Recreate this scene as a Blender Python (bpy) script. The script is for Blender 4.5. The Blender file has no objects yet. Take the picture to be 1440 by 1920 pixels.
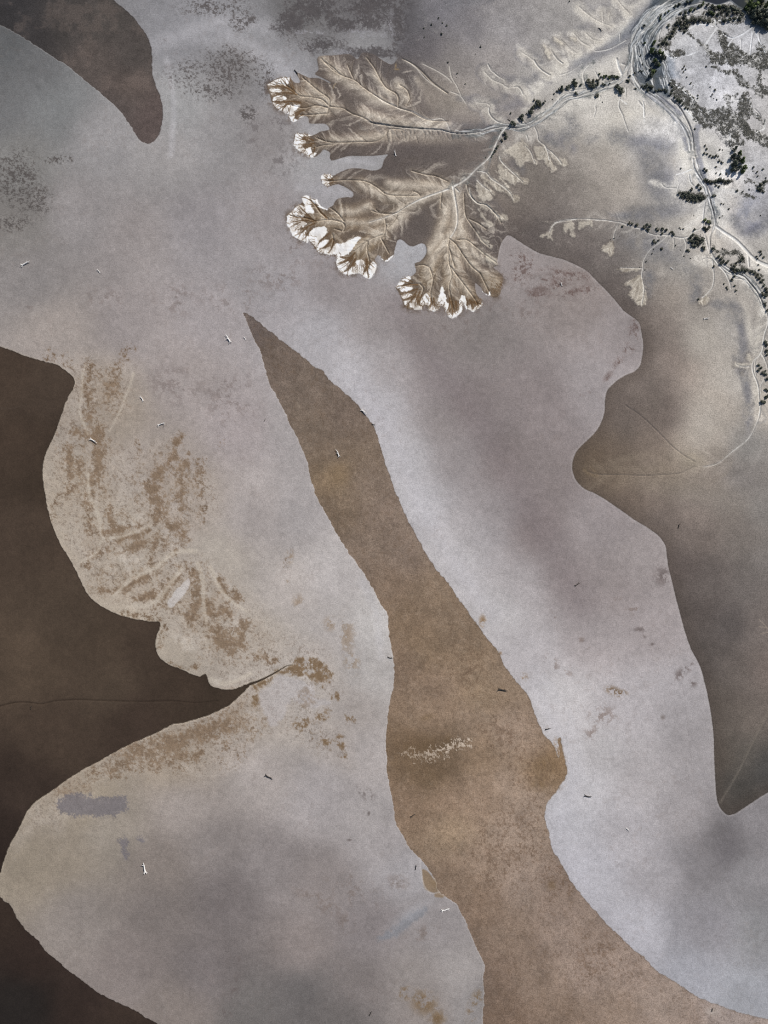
import bpy, math, random
import numpy as np

# ------------------------------------------------------------------ camera, sky, sun, exposure
SC = bpy.context.scene
COL = SC.collection
S = 0.4                                   # metres per photo pixel (1440 x 1920)
CAM_H = 512.0

cam_d = bpy.data.cameras.new("camera")
cam_d.sensor_fit = 'VERTICAL'
cam_d.sensor_height = 36.0
cam_d.lens = 24.0
cam_d.clip_start = 1.0
cam_d.clip_end = 30000.0
cam = bpy.data.objects.new("camera", cam_d)
cam.location = (0, 0, CAM_H)
cam.rotation_euler = (0, 0, 0)
COL.objects.link(cam)
SC.camera = cam

SUN_AZ = math.radians(40)                 # from the top of the picture towards its right
SUN_EL = math.radians(38)
world = bpy.data.worlds.new("World")
SC.world = world
world.use_nodes = True
nt = world.node_tree
bg = nt.nodes["Background"]
sky = nt.nodes.new("ShaderNodeTexSky")
sky.sky_type = 'NISHITA'
sky.sun_disc = False
sky.sun_elevation = SUN_EL
sky.sun_rotation = SUN_AZ
nt.links.new(sky.outputs[0], bg.inputs[0])
bg.inputs[1].default_value = 0.07

sun_d = bpy.data.lights.new("sun", 'SUN')
sun_d.energy = 4.4
sun_d.angle = math.radians(0.5)
sun_d.color = (1.0, 0.95, 0.89)
sun = bpy.data.objects.new("sun", sun_d)
sun.rotation_euler = (math.radians(90) - SUN_EL, 0, math.pi - SUN_AZ)
COL.objects.link(sun)

SC.view_settings.view_transform = 'Standard'
SC.view_settings.look = 'None'
SC.view_settings.exposure = 0.0
SC.view_settings.gamma = 1.0
SC.view_settings.use_curve_mapping = False
SC.render.engine = 'CYCLES'
SC.cycles.use_denoising = False
SC.cycles.max_bounces = 4
SC.cycles.filter_width = 1.1
# light that reaches flat ground: photo colour (linear) / LIGHT = base colour
LIGHT = np.array([0.98, 0.98, 1.00], np.float32)

# ------------------------------------------------------------------ photo-pixel lattice of the ground
rng = np.random.default_rng(7)
random.seed(7)

def outer(start, sign, first):
    out, p, st = [], start, first
    while abs(p - start) < 15000:
        st *= 1.2
        p += sign * st
        out.append(p)
    return np.array(out)

PX = np.concatenate([outer(-60, -1, 1.5)[::-1], np.arange(-60, 480, 1.5), np.arange(480, 1500, 1.0), outer(1499, 1, 1.5)]).astype(np.float32)
PY = np.concatenate([outer(-60, -1, 1.5)[::-1], np.arange(-60, 620, 1.0), np.arange(620, 1980, 1.5), outer(1979, 1, 1.5)]).astype(np.float32)
NX, NY = len(PX), len(PY)

def wpos(x, y, z=0.0):
    return ((x - 720.0) * S, (960.0 - y) * S, z)

# ---- noise on the lattice (separable, cheap)
def _interp(P, per, n):
    q = P / per
    i = np.floor(q).astype(np.int64)
    f = (q - i).astype(np.float32)
    f = f * f * f * (f * (f * 6 - 15) + 10)
    return i % n, (i + 1) % n, f

def vnoise(perx, pery, seed):
    n = 509
    R = np.random.default_rng(seed).random((n, n), dtype=np.float32)
    off = np.random.default_rng(seed + 999).random(2) * 400
    i0, i1, fx = _interp(PX + off[0] * perx, perx, n)
    j0, j1, fy = _interp(PY + off[1] * pery, pery, n)
    A = R[:, i0] * (1 - fx) + R[:, i1] * fx
    return A[j0] * (1 - fy)[:, None] + A[j1] * fy[:, None]

def fbm(per, seed, octs=4, gain=0.55, stretch=1.0):
    out = np.zeros((NY, NX), np.float32)
    amp, tot = 1.0, 0.0
    for k in range(octs):
        p = per / (2.07 ** k)
        out += amp * vnoise(p * stretch, p, seed * 31 + k)
        tot += amp
        amp *= gain
    out /= tot
    sub = out[::5, ::5]
    return 0.5 + (out - sub.mean()) / sub.std() * 0.14

def ss(a, b, x):
    t = np.clip((x - a) / (b - a), 0, 1)
    return t * t * (3 - 2 * t)

# ---- curves
def Z(x0, y0, k, pts):
    return [(x0 + p[0] / k, y0 + p[1] / k) for p in pts]

def smooth(pts, step=3.0, closed=False):
    P = [np.array(p, float) for p in pts]
    if len(P) < 3:
        a, b = P[0], P[-1]
        n = max(2, int(np.linalg.norm(b - a) / step) + 1)
        return [tuple(a + (b - a) * i / (n - 1)) for i in range(n)]
    out = []
    n = len(P)
    for i in range(n if closed else n - 1):
        if closed:
            p0, p1, p2, p3 = P[i - 1], P[i], P[(i + 1) % n], P[(i + 2) % n]
        else:
            p0, p1, p2, p3 = P[max(i - 1, 0)], P[i], P[i + 1], P[min(i + 2, n - 1)]
        L = np.linalg.norm(p2 - p1)
        m = max(1, int(min(L, 4000) / step))
        t1, t2 = (p2 - p0) / 2, (p3 - p1) / 2            # tangents kept shorter than the span: no overshoot
        n1, n2 = np.linalg.norm(t1), np.linalg.norm(t2)
        if n1 > L: t1 = t1 * (L / n1)
        if n2 > L: t2 = t2 * (L / n2)
        for j in range(m):
            t = j / m
            q = (2 * t ** 3 - 3 * t * t + 1) * p1 + (t ** 3 - 2 * t * t + t) * t1 + (3 * t * t - 2 * t ** 3) * p2 + (t ** 3 - t * t) * t2
            if L > 250:
                q = p1 + (p2 - p1) * t
            out.append((float(q[0]), float(q[1])))
    if not closed:
        out.append(tuple(P[-1]))
    return out

def sfield(strokes, R):
    """min over strokes of (distance - half width), R = reach"""
    E = np.full((NY, NX), float(R), np.float32)
    for pts, w0, w1 in strokes:
        n = len(pts) - 1
        for i in range(n):
            ax, ay = pts[i]; bx, by = pts[i + 1]
            wa = w0 + (w1 - w0) * i / n; wb = w0 + (w1 - w0) * (i + 1) / n
            pad = R + max(wa, wb)
            xa, xb = np.searchsorted(PX, (min(ax, bx) - pad, max(ax, bx) + pad))
            ya, yb = np.searchsorted(PY, (min(ay, by) - pad, max(ay, by) + pad))
            if xa >= xb or ya >= yb: continue
            X = PX[xa:xb][None, :]; Y = PY[ya:yb][:, None]
            dx, dy = bx - ax, by - ay
            L2 = dx * dx + dy * dy + 1e-9
            t = np.clip(((X - ax) * dx + (Y - ay) * dy) / L2, 0, 1)
            d = np.sqrt((X - ax - t * dx) ** 2 + (Y - ay - t * dy) ** 2) - (wa + (wb - wa) * t)
            sub = E[ya:yb, xa:xb]
            np.minimum(sub, d, out=sub)
    return E

def poly_inside(pts):
    cnt = np.zeros((NY, NX + 1), np.int16)
    n = len(pts)
    for i in range(n):
        ax, ay = pts[i]; bx, by = pts[(i + 1) % n]
        if ay == by: continue
        if ay > by: ax, ay, bx, by = bx, by, ax, ay
        ya, yb = np.searchsorted(PY, (ay, by))
        if ya >= yb: continue
        rows = np.arange(ya, yb)
        xc = ax + (bx - ax) * (PY[ya:yb] - ay) / (by - ay)
        np.add.at(cnt, (rows, np.searchsorted(PX, xc)), 1)
    return (np.cumsum(cnt, axis=1)[:, :NX] % 2).astype(bool)

def poly_sd(pts, R=30.0, sm=True):
    """signed distance, negative inside, clamped to +-R"""
    P = smooth(pts, 3.0, True) if sm else list(pts)
    E = sfield([(P + [P[0]], 0, 0)], R)
    return np.where(poly_inside(P), -E, E)

def multi_sd(polys, R=20.0, sm=True):
    out = None
    for p in polys:
        e = poly_sd(p, R, sm)
        out = e if out is None else np.minimum(out, e)
    return out

def cov(E, s=0.8):
    return 1 - ss(-s, s, E)

C = np.zeros((NY, NX, 3), np.float32)      # ground colour (display values; divided by the light at the end)
H = np.zeros((NY, NX), np.float32)         # ground height, metres

def paint(mask, rgb, k=1.0):
    m = (mask * k)[..., None]
    C[...] = C * (1 - m) + (np.array(rgb, np.float32) / 255.0) * m

def field(samples, soft=28.0, p=2.2, tint=(1, 1, 1)):
    gx = np.arange(-80, 1540, 10.0); gy = np.arange(-80, 2020, 10.0)
    num = np.zeros((len(gy), len(gx), 3)); den = np.zeros((len(gy), len(gx), 1))
    for x, y, r, g, b in samples:
        d2 = (gx[None, :] - x) ** 2 + (gy[:, None] - y) ** 2
        w = (1.0 / (d2 / (soft * soft) + 1) ** p)[..., None]
        num += w * np.array([r * tint[0], g * tint[1], b * tint[2]]); den += w
    F = (num / den / 255.0).astype(np.float32)
    u = np.clip((PX + 80) / 10.0, 0, len(gx) - 1.001); i = u.astype(int); fu = (u - i).astype(np.float32)[:, None]
    v = np.clip((PY + 80) / 10.0, 0, len(gy) - 1.001); j = v.astype(int); fv = (v - j).astype(np.float32)[:, None, None]
    A = F[:, i] * (1 - fu) + F[:, i + 1] * fu
    return A[j] * (1 - fv) + A[j + 1] * fv

def blob(x, y, rx, ry=None, rot=0.0, hard=0.0):
    ry = ry or rx
    out = np.zeros((NY, NX), np.float32)
    R = max(rx, ry) * 1.6 + 2
    xa, xb = np.searchsorted(PX, (x - R, x + R)); ya, yb = np.searchsorted(PY, (y - R, y + R))
    X = PX[xa:xb][None, :] - x; Y = PY[ya:yb][:, None] - y
    c, s = math.cos(math.radians(rot)), math.sin(math.radians(rot))
    d = np.sqrt(((X * c + Y * s) / rx) ** 2 + ((-X * s + Y * c) / ry) ** 2)
    out[ya:yb, xa:xb] = 1 - ss(hard, 1.5, d)
    return out

def blobs(lst):
    out = np.zeros((NY, NX), np.float32)
    for b in lst:
        x, y, rx = b[0], b[1], b[2]; ry = b[3] if len(b) > 3 else rx; rot = b[4] if len(b) > 4 else 0; k = b[5] if len(b) > 5 else 1
        np.maximum(out, blob(x, y, rx, ry, rot) * k, out=out)
    return out

# shared noises
N_big = fbm(90, 1, 4)
N_mid = fbm(30, 2, 4)
N_mid2 = fbm(34, 3, 5, 0.65)
N_fine = fbm(9, 4, 3, 0.7)
N_fine2 = fbm(12, 5, 4, 0.75)
N_speck = fbm(4.5, 6, 2, 0.7)
N_streak = fbm(16, 7, 4, 0.6, 0.45)
N_wig = fbm(14, 8, 3) - 0.5

# ------------------------------------------------------------------ outlines traced in photo pixels
TONGUE = [(455,586),(467,590),(480,599),(495,612),(515,628),(540,648),(560,663),(575,676),(590,688),(605,696),(612,706),(628,721),(645,735),(660,748),(672,762),(682,774),(692,788),(700,798),(705,810),(710,828),(717,850),(724,870),(733,897),(741,920),(752,945),(765,975),(778,1000),(790,1022),(800,1040),(813,1060),(822,1073),(835,1087),(848,1105),(860,1125),(873,1139),(885,1158),(900,1178),(915,1200),(930,1215),(938,1232),(945,1245),(960,1267),(975,1285),(988,1300),(995,1318),(1003,1340),(1010,1358),(1020,1375),(1032,1390),(1040,1402),(1047,1421),(1049,1410),(1046,1388),(1050,1384),(1056,1412),(1060,1430),(1064,1445),(1060,1460),(1050,1472),(1045,1482),(1038,1490),(1028,1503),(1022,1525),(1024,1545),(1030,1565),(1035,1590),(1050,1615),(1063,1640),(1080,1665),(1100,1690),(1120,1712),(1145,1740),(1165,1758),(1185,1778),(1208,1795),(1225,1815),(1250,1832),(1280,1850),(1310,1870),(1340,1882),(1380,1897),(1410,1905),(1440,1912),(1500,1925),(1700,1990),(1700,2600),(930,2600),(910,1990),(906,1920),(907,1880),(908,1850),(906,1835),(909,1820),(907,1805),(900,1790),(888,1765),(878,1740),(868,1718),(858,1697),(840,1685),(823,1670),(815,1650),(800,1625),(785,1607),(765,1585),(752,1562),(742,1540),(737,1510),(733,1485),(728,1460),(725,1440),(726,1425),(723,1395),(726,1360),(728,1335),(733,1310),(738,1285),(740,1265),(738,1240),(735,1220),(730,1195),(728,1165),(726,1150),(715,1135),(703,1110),(692,1092),(680,1072),(670,1056),(655,1038),(642,1018),(625,990),(610,962),(598,940),(590,922),(582,893),(578,875),(572,855),(563,832),(555,815),(545,798),(535,775),(520,745),(508,722),(498,693),(493,675),(488,657),(478,640),(468,615),(460,597)]
TOPLEFT = [(190,-200),(205,-20),(215,0),(232,15),(248,30),(262,48),(273,63),(281,78),(284,95),(285,115),(286,140),(292,160),(300,178),(305,200),(304,225),(301,243),(295,258),(285,267),(276,269),(265,265),(255,252),(243,233),(230,215),(218,200),(203,187),(185,172),(165,155),(145,138),(125,122),(105,110),(80,93),(55,77),(30,62),(15,53),(0,47),(-100,5),(-500,-200)]
LEFTW = [(-900,560),(-100,610),(0,650),(20,656),(50,668),(80,677),(108,684),(120,693),(135,705),(140,715),(137,728),(128,743),(118,770),(108,800),(98,825),(88,845),(82,865),(80,885),(82,910),(87,940),(91,962),(98,985),(110,1015),(125,1040),(140,1065),(152,1090),(165,1115),(180,1130),(205,1145),(230,1155),(260,1162),(285,1165),(300,1167),(298,1180),(293,1195),(292,1212),(297,1228),(307,1240),(320,1248),(340,1255),(360,1265),(375,1268),(386,1263),(390,1275),(395,1285),(410,1291),(430,1293),(447,1290),(460,1283),(480,1277),(472,1284),(462,1292),(450,1305),(435,1318),(425,1325),(405,1335),(380,1345),(345,1355),(325,1358),(305,1368),(280,1380),(245,1395),(220,1408),(195,1422),(165,1438),(140,1453),(115,1470),(95,1485),(70,1502),(52,1520),(42,1540),(33,1558),(22,1578),(12,1600),(5,1622),(0,1638),(-40,1652),(-900,1665)]
BOTW = [(-900,1670),(-40,1668),(0,1682),(12,1693),(22,1702),(32,1722),(45,1740),(60,1753),(72,1765),(85,1782),(105,1800),(125,1818),(150,1835),(170,1852),(195,1868),(225,1882),(250,1893),(275,1908),(298,1922),(330,1950),(420,2100),(420,2600),(-900,2600)]
# everything up and to the right of this line is mud: first the right-hand shore, then round the delta's lobes
SHORE = [(9000,-600),(9000,800),(1700,1330),(1440,1486),(1420,1498),(1395,1515),(1377,1526),(1365,1528),(1356,1522),(1347,1508),(1343,1490),(1341,1460),(1339,1420),(1338,1380),(1334,1345),(1328,1310),(1320,1275),(1312,1248),(1295,1215),(1283,1180),(1275,1150),(1267,1120),(1260,1090),(1253,1062),(1250,1040),(1247,1022),(1235,1005),(1215,990),(1190,975),(1165,957),(1140,940),(1115,925),(1095,916),(1080,900),(1074,885),(1073,870),(1078,852),(1088,838),(1105,822),(1120,805),(1130,785),(1134,765),(1135,745),(1140,730),(1155,715),(1170,705),(1190,696),(1200,685),(1204,668),(1206,650),(1203,625),(1198,605),(1185,594),(1170,583),(1155,565),(1140,548),(1120,528),(1100,508),(1080,497),(1060,488),(1035,481),(1010,474),(985,460),(965,447),(953,441),(944,449),(938,460),(934,478),(932,492)]
DELTA = [(934,497),(926,500),(925,502),(936,511),(943,519),(942,529),(939,540),(938,550),(934,556),(926,558),(919,555),(914,551),(906,548),(903,540),(896,534),(890.5,530),(891,540),(893,551),(899,559),(904,569),(901,575),(894.5,580),(886.5,583),(878.5,580),(874.5,575),(873,570),(868,566),(866,572),(866.6,582),(861,589),(848,596),(842,593),(837,586.6),(834,577),(827,572),(822,580),(813,583.5),(803.5,582),(801,574),(795.5,572),(790.7,580),(778,580),(768,580),(759,575.5),(754,562.7),(749,550),(742,538.7),(751,532),(754,524),(762,519.5),(771.5,518),(779.5,511.5),(780,505),(778,494),(786,491),(794,484),(799,476),(800,468),(797,459),(790,456),(782,459),(774,462),(766,460),(760,454),(751,449),(745,451),(742,460),(739,472),(737.5,481),(731.7,485),(727,491),(721,489.7),(716,486),(712.8,480),(709,478),(705,482.6),(702,487),(705.7,495.6),(704.5,505),(700,515.6),(692.7,521),(684.5,519),(678.5,514.5),(674,511.5),(665.6,514),(656,514.5),(644,513),(637,506),(631,498),(630.7,489.7),(630.7,480),(623,478),(615,478),(604,474),(596,472),(591,466),(585.5,457.5),(579,451),(574,453),(566.7,452),(559,449),(550,444.4),(544.4,430),(540,423),(537.8,412),(539,402),(546.7,397.8),(554,387.8),(562,383),(569,379),(566.7,370),(577.8,367.8),(584.4,373),(592,374),(595.6,381),(602,389),(614.4,393),(616.7,389.4),(624.4,385.6),(629,376.7),(636.7,372),(650,370),(661,370),(663,362),(655.5,355.5),(644.4,349),(634.4,345.6),(625.6,346.7),(617.8,349.4),(609,346.7),(603,340),(602,332),(607.8,327.8),(619,327.8),(624.4,330),(635.5,324.4),(650,317.8),(663,315.6),(675,316),(700,320),(715,315),(720,300),(727.5,290),(715,291),(687.5,292.5),(655,292.5),(635,297.5),(621,301),(618.7,292.5),(620,287.5),(607.5,280),(600,287.5),(587.5,295),(575,290),(557.5,280),(551,265),(555,251),(572.5,252),(587.5,253.5),(600,247.5),(617.5,242.5),(610,232.5),(580,231),(579,222.5),(572.5,217.5),(560,224),(550,228.5),(542,220),(541,212),(536,208),(527.5,207.5),(512.5,197),(507,180),(501,162),(507,155),(512.5,151),(527,145.5),(542.5,146),(552.5,155),(562.5,155),(560,146),(555,136),(566,140),(580,146),(597.5,147),(620,157),(621,155.5),(605,146),(591,139),(597.5,130),(595,109),(605,105),(625,104),(655,102),(670,111),(680,99),(700,102),(720,115),(735,121),(745,110),(768,70),(780,30),(788,-20),(800,-600)]
MUD = SHORE + DELTA

N_w2 = fbm(6, 9, 2) - .5
sd_tong = poly_sd(TONGUE) + N_w2 * 4 + N_wig * 2.4 + (N_speck - .5) * 1.2
sd_tl = poly_sd(TOPLEFT) + N_w2 * 3 + N_wig * 2.0 + (N_speck - .5) * 1.0
sd_left = poly_sd(LEFTW) + N_w2 * 2.4 + N_wig * 2.0 + (N_speck - .5) * 0.8
sd_bot = poly_sd(BOTW) + N_w2 * 4 + N_wig * 2.4 + (N_speck - .5) * 1.0
sd_mud = poly_sd(MUD, 60.0) + (N_speck - .5) * 0.9
crack = sfield([(smooth([(470,1283),(485,1277),(500,1270),(520,1259),(537,1249),(548,1247)]), 2.2, 0.6)], 8)
sd_left = np.minimum(sd_left, crack)

def dstroke_flat(lst):
    out = np.zeros((NY, NX), np.float32)
    for pts, w, k in lst:
        rch = w * 2 + 4
        E0 = sfield([(smooth(pts), w * .3, w * .3)], rch)
        np.maximum(out, k * (1 - ss(-w * .3, w * 1.5, E0 + (N_mid2 - .5) * w)) * (1 - ss(rch * .6, rch, E0)), out=out)
    return out

# ------------------------------------------------------------------ salt flat: base tone and wetness bands
FLAT = field([
 (20,90,92,93,96),(100,200,130,131,134),(10,200,113,113,116),(60,130,110,110,113),(190,260,150,147,150),(40,300,132,130,130),(30,420,126,122,121),(150,400,146,141,143),(60,520,138,133,134),
 (330,60,140,139,145),(400,40,146,145,151),(330,200,158,157,160),(310,290,160,156,158),(420,260,148,145,148),(480,60,140,139,144),(560,30,108,106,108),(680,20,100,97,100),(690,65,150,149,153),(740,40,110,108,112),
 (450,130,128,125,127),(520,120,150,149,155),(500,260,142,137,139),(380,420,150,145,149),(250,450,152,145,146),(520,400,148,142,145),(600,300,168,166,170),(480,520,160,155,159),(620,540,150,143,146),
 (100,620,158,149,146),(250,600,156,148,149),(400,600,162,155,158),(350,700,161,152,152),(540,560,166,161,166),(600,620,170,167,173),(770,470,165,164,170),(715,300,160,158,162),(625,360,158,155,160),
 (700,600,152,145,147),(820,620,138,130,130),(900,620,132,125,125),(980,500,150,142,143),(1080,560,140,131,130),(1170,640,152,144,145),(1130,720,158,151,153),
 (660,700,178,175,181),(720,760,176,173,179),(770,850,182,179,184),(730,690,160,154,157),(800,720,148,140,142),(830,800,150,142,143),(790,940,186,183,188),(860,1050,192,188,191),
 (880,760,130,121,122),(950,860,125,116,116),(860,860,150,143,145),(1000,760,140,131,132),(1030,900,134,125,125),(1000,990,130,120,120),(930,960,150,143,145),(900,1000,172,167,170),
 (980,1100,170,164,166),(940,1140,190,186,188),(1060,1080,146,137,137),(1120,980,150,142,143),(1150,1100,150,141,141),(1200,1050,154,146,146),(1220,1180,158,150,151),(1100,1200,164,156,157),(1000,1230,182,177,180),
 (1050,1300,186,182,184),(1250,1300,168,163,166),(1180,1330,172,167,170),(1300,1400,156,151,153),(1120,1400,182,178,180),(1200,1450,168,163,165),(1090,1480,190,187,191),(1070,1540,184,182,188),(1170,1560,168,164,168),(1290,1520,150,145,147),
 (1360,1570,112,108,110),(1320,1620,132,128,131),(1420,1530,140,136,139),(1400,1650,140,137,140),(1230,1640,160,156,160),(1110,1630,178,176,183),(1200,1740,170,168,175),(1330,1740,142,139,144),(1300,1830,166,166,174),(1400,1870,160,161,168),(1430,1750,140,139,142),
 (550,800,164,158,160),(450,800,162,153,155),(560,960,170,164,166),(480,960,168,160,160),(620,1080,182,176,177),(540,1100,178,170,168),(690,1180,188,184,184),(640,1200,172,165,164),(700,1260,178,173,172),(660,1330,164,156,153),(690,1420,166,159,158),
 (560,1290,176,170,168),(600,1500,160,154,155),(480,1450,164,156,154),(350,1520,158,149,146),(700,1530,166,160,160),(200,1560,152,143,135),(120,1600,150,139,128),(60,1620,148,137,125),(300,1620,132,123,119),
 (400,1580,132,125,124),(420,1680,118,111,111),(300,1720,126,118,116),(150,1720,138,130,127),(500,1620,140,133,133),(600,1650,142,134,133),(760,1640,164,160,163),(720,1580,160,154,155),(560,1780,136,127,125),(700,1740,134,127,128),(820,1740,152,146,147),
 (250,1800,132,123,121),(380,1820,118,111,111),(560,1860,106,102,102),(480,1900,106,102,101),(330,1890,128,119,115),(680,1850,122,115,114),(780,1830,142,135,133),(860,1820,160,154,153),(800,1890,136,128,125),(880,1880,146,141,141),(640,1910,110,105,104),
 (200,760,160,148,138),(130,960,172,160,147),(250,1000,172,161,150),(350,950,168,157,151),(400,1050,176,167,160),(250,1120,180,168,155),(380,1180,172,161,150),(470,1200,170,161,153),(450,1340,164,152,142),(330,1420,156,143,130),(150,1500,160,147,132),
 (320,880,158,148,144),(500,1330,168,160,155),
], 42, 2.2, (.974, .974, .956))
cool = 1 - ss(-200, 200, (PX[None, :] - 700) * .6 + (PY[:, None] - 1150) * .5)   # the lower right is a cooler grey
C[...] = FLAT * (np.array([1.02, 1.02, 1.03], np.float32) * (1 - cool[..., None]) + cool[..., None])
# slow wet / dry drift across the whole flat
C *= (1 + (N_big - .5) * 0.10 + (N_mid - .5) * 0.03 + (N_mid2 - .5) * 0.03)[..., None]
paint(blobs([(1365,1590,26,50,10)]), (108,104,107), .5)
# soft wet swashes: long bands that follow the tongue
sw = sfield([(smooth([(740,570),(800,665),(880,770),(950,880),(1010,985),(1050,1060),(1085,1130)]), 22, 30)], 50)
paint(cov(sw, 34), (126,116,117), .45)
sw = sfield([(smooth([(672,725),(735,820),(790,945),(850,1050),(920,1150)]), 16, 12)], 40)
paint(cov(sw, 26), (190,187,192), .40)
sw = sfield([(smooth([(1000,1290),(1050,1380),(1075,1470),(1045,1540),(1065,1610),(1130,1690),(1230,1780)]), 14, 10)], 40)
paint(cov(sw, 24), (188,186,192), .35)
ln = sfield([(smooth([(1272,1240),(1285,1320),(1293,1400),(1300,1460),(1308,1520),(1318,1590)]), .5, .4),
             (smooth([(1040,860),(1062,930),(1110,985),(1180,1040)]), .6, .4),
             (smooth([(1165,770),(1110,822),(1060,850),(1050,900)]), .5, .4)], 5)
paint(cov(ln, 1.4), (120,112,112), .20)

pale = dstroke_flat([([(290,85),(340,68),(420,40),(500,50)],14,.5),([(312,110),(326,200),(320,290)],5,.6),([(420,60),(500,110),(560,150)],16,.5),([(335,60),(400,80),(450,70)],12,.3),([(560,225),(600,262)],8,.2),([(620,296),(700,305)],5,.5),([(560,350),(640,362)],8,.4),
                     ([(640,700),(700,790),(745,900)],8,.35),([(1000,1250),(1060,1330),(1090,1420)],10,.35),([(1120,1620),(1160,1680),(1240,1750)],20,.35),([(680,1090),(705,1150),(715,1230)],8,.4)])
paint(pale, (190,188,192), .62)

# ---- brown algal stains and dark specks on the flat
def mottle(region, rgb, lo, hi, noise, k=1.0):
    paint(region * ss(lo, hi, noise), rgb, k)

G1 = fbm(11, 41, 5, .82); G2 = fbm(7, 42, 4, .85); G3 = fbm(22, 43, 6, .78)
def uni(A):
    z = (A - .5) / .14
    return 1 / (1 + np.exp(-1.7 * z))
G4 = fbm(4.2, 44, 3, .9)
G1, G2, G3, G4 = uni(G1), uni(G2), uni(G3), uni(G4)
GS = .38 * G4 + .34 * G1 + .28 * G3
def grain_stain(dens, rgb, k, G=None, w=.22):
    G = G1 if G is None else G
    paint(ss(-w, w, dens - G) * np.minimum(1, dens * 6), rgb, k)
def dstroke(lst, soft):
    out = np.zeros((NY, NX), np.float32)
    for pts, w, k in lst:
        rch = soft * w + 18
        E0 = sfield([(smooth(pts), w, w)], rch)
        E = E0 + (N_fine2 - .5) * 16 + (N_mid2 - .5) * 14
        np.maximum(out, k * (1 - ss(-w * .6 - 3, soft * w + 5, E)) * (1 - ss(rch * .6, rch, E0)), out=out)
    return out
BROWN = (118,96,72)
edgy = 0.35 * N_mid2 + 0.3 * N_fine2 + 0.35 * (.5 + (G1 - .5) * .5)
coast = multi_sd([[(90,690),(170,670),(255,690),(250,760),(215,830),(330,820),(360,860),(405,890),(415,960),(360,1010),(395,1060),(470,1120),(520,1180),(610,1215),(640,1290),(600,1330),(640,1370),(655,1440),(560,1400),(500,1380),(440,1440),(380,1470),(250,1440),(160,1500),(110,1560),(60,1560),(30,1580),(100,1440),(300,1350),(420,1310),(300,1180),(170,1110),(90,960),(85,860)]], 40)
cz = cov(coast, 26)
paint(cz, (168,157,147), .34)
paint(cz * ss(.45, .7, N_mid), (182,173,164), .28)
zf0 = lambda p: Z(0, 619, 2.2605, p)
ST = [([(540,80),(500,160),(470,260)],13,.6),([(380,140),(370,260),(380,360)],13,.62),([(300,430),(350,440),(430,480)],4,.9),([(290,500),(300,600),(290,680)],7,.8),([(420,420),(420,560),(410,650)],10,.75),([(240,700),(220,780)],9,.75),([(370,700),(375,800),(390,860)],12,.65),
 ([(760,440),(740,500),(710,570),(670,620)],5,.95),([(800,520),(790,560)],4,.7),([(660,620),(650,680),(680,740),(660,800)],14,.75),([(860,550),(850,640),(870,700),(850,790)],11,.6),([(760,620),(780,760)],9,.5),([(680,800),(740,840),(790,890)],10,.75),([(440,855),(520,845),(590,830)],3.5,1),([(500,890),(580,870),(640,850)],5,.8),([(470,740),(460,790),(480,830)],5,.85),
 ([(560,920),(640,900),(700,920)],7,.7),([(650,930),(640,990)],6,.8),([(690,980),(740,940)],4,.9),([(360,1010),(400,960),(450,940)],7,.75),([(390,1090),(470,1105),(560,1080),(610,1060)],7,.9),([(580,1140),(640,1120),(690,1080)],8,.9),([(760,1010),(800,1010),(835,1040)],8,.85),([(730,1060),(700,1120),(660,1180)],8,.85),([(830,1080),(820,1160),(810,1230)],13,.75),([(880,1160),(910,1210),(960,1190)],11,.9),([(930,1060),(950,1100),(1010,1140)],6,.8),
 ([(520,1200),(600,1215),(670,1235)],8,.75),([(690,1260),(680,1330)],9,.7),([(900,1250),(940,1320),(1000,1330)],16,.75),([(1060,1240),(1020,1280)],9,.7),([(1100,1380),(1160,1400)],12,.8),([(830,1430),(780,1440),(720,1410)],6,.7),([(560,1780),(700,1760),(860,1700),(960,1680)],20,.68),([(500,1850),(620,1860),(760,1800)],16,.6),([(780,1860),(850,1800)],13,.6),([(960,1770),(940,1860)],10,.55),([(1000,1850),(1030,1800)],8,.5),([(400,1880),(520,1890)],14,.6),
 ([(200,110),(260,120),(300,160)],11,.6),([(940,480),(925,520)],5,.6),([(700,1500),(620,1400)],1,.1),([(330,560),(340,600)],8,.6),([(1230,930),(1215,1000)],4,.6),([(580,470),(585,540)],6,.5)]
dn = dstroke([(zf0(p), w * .34, k) for p, w, k in ST], 3.4)
wide = blobs([(160,860,70,150),(200,750,50,60),(310,930,80,110),(240,1000,120,60),(380,1120,90,90),(250,1090,110,50),(420,1200,90,50),(300,1410,170,40,-18),(450,1350,70,60),(140,1480,60,30,-30),(340,870,60,60)])
paint(wide * cz * ss(.35, .65, N_mid2), (146,131,116), .36)
grain_stain(dn * .62 + wide * cz * .34, (118,97,77), .76, GS, .26)
grain_stain(dn * .34 + wide * cz * .03, (96,77,58), .62, .5 * G4 + .5 * G1, .18)
grain_stain(wide * cz * .46, (146,128,109), .5, GS, .3)
grain_stain(cz * .10 + .02, (104,90,80), .6, G4, .12)
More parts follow.
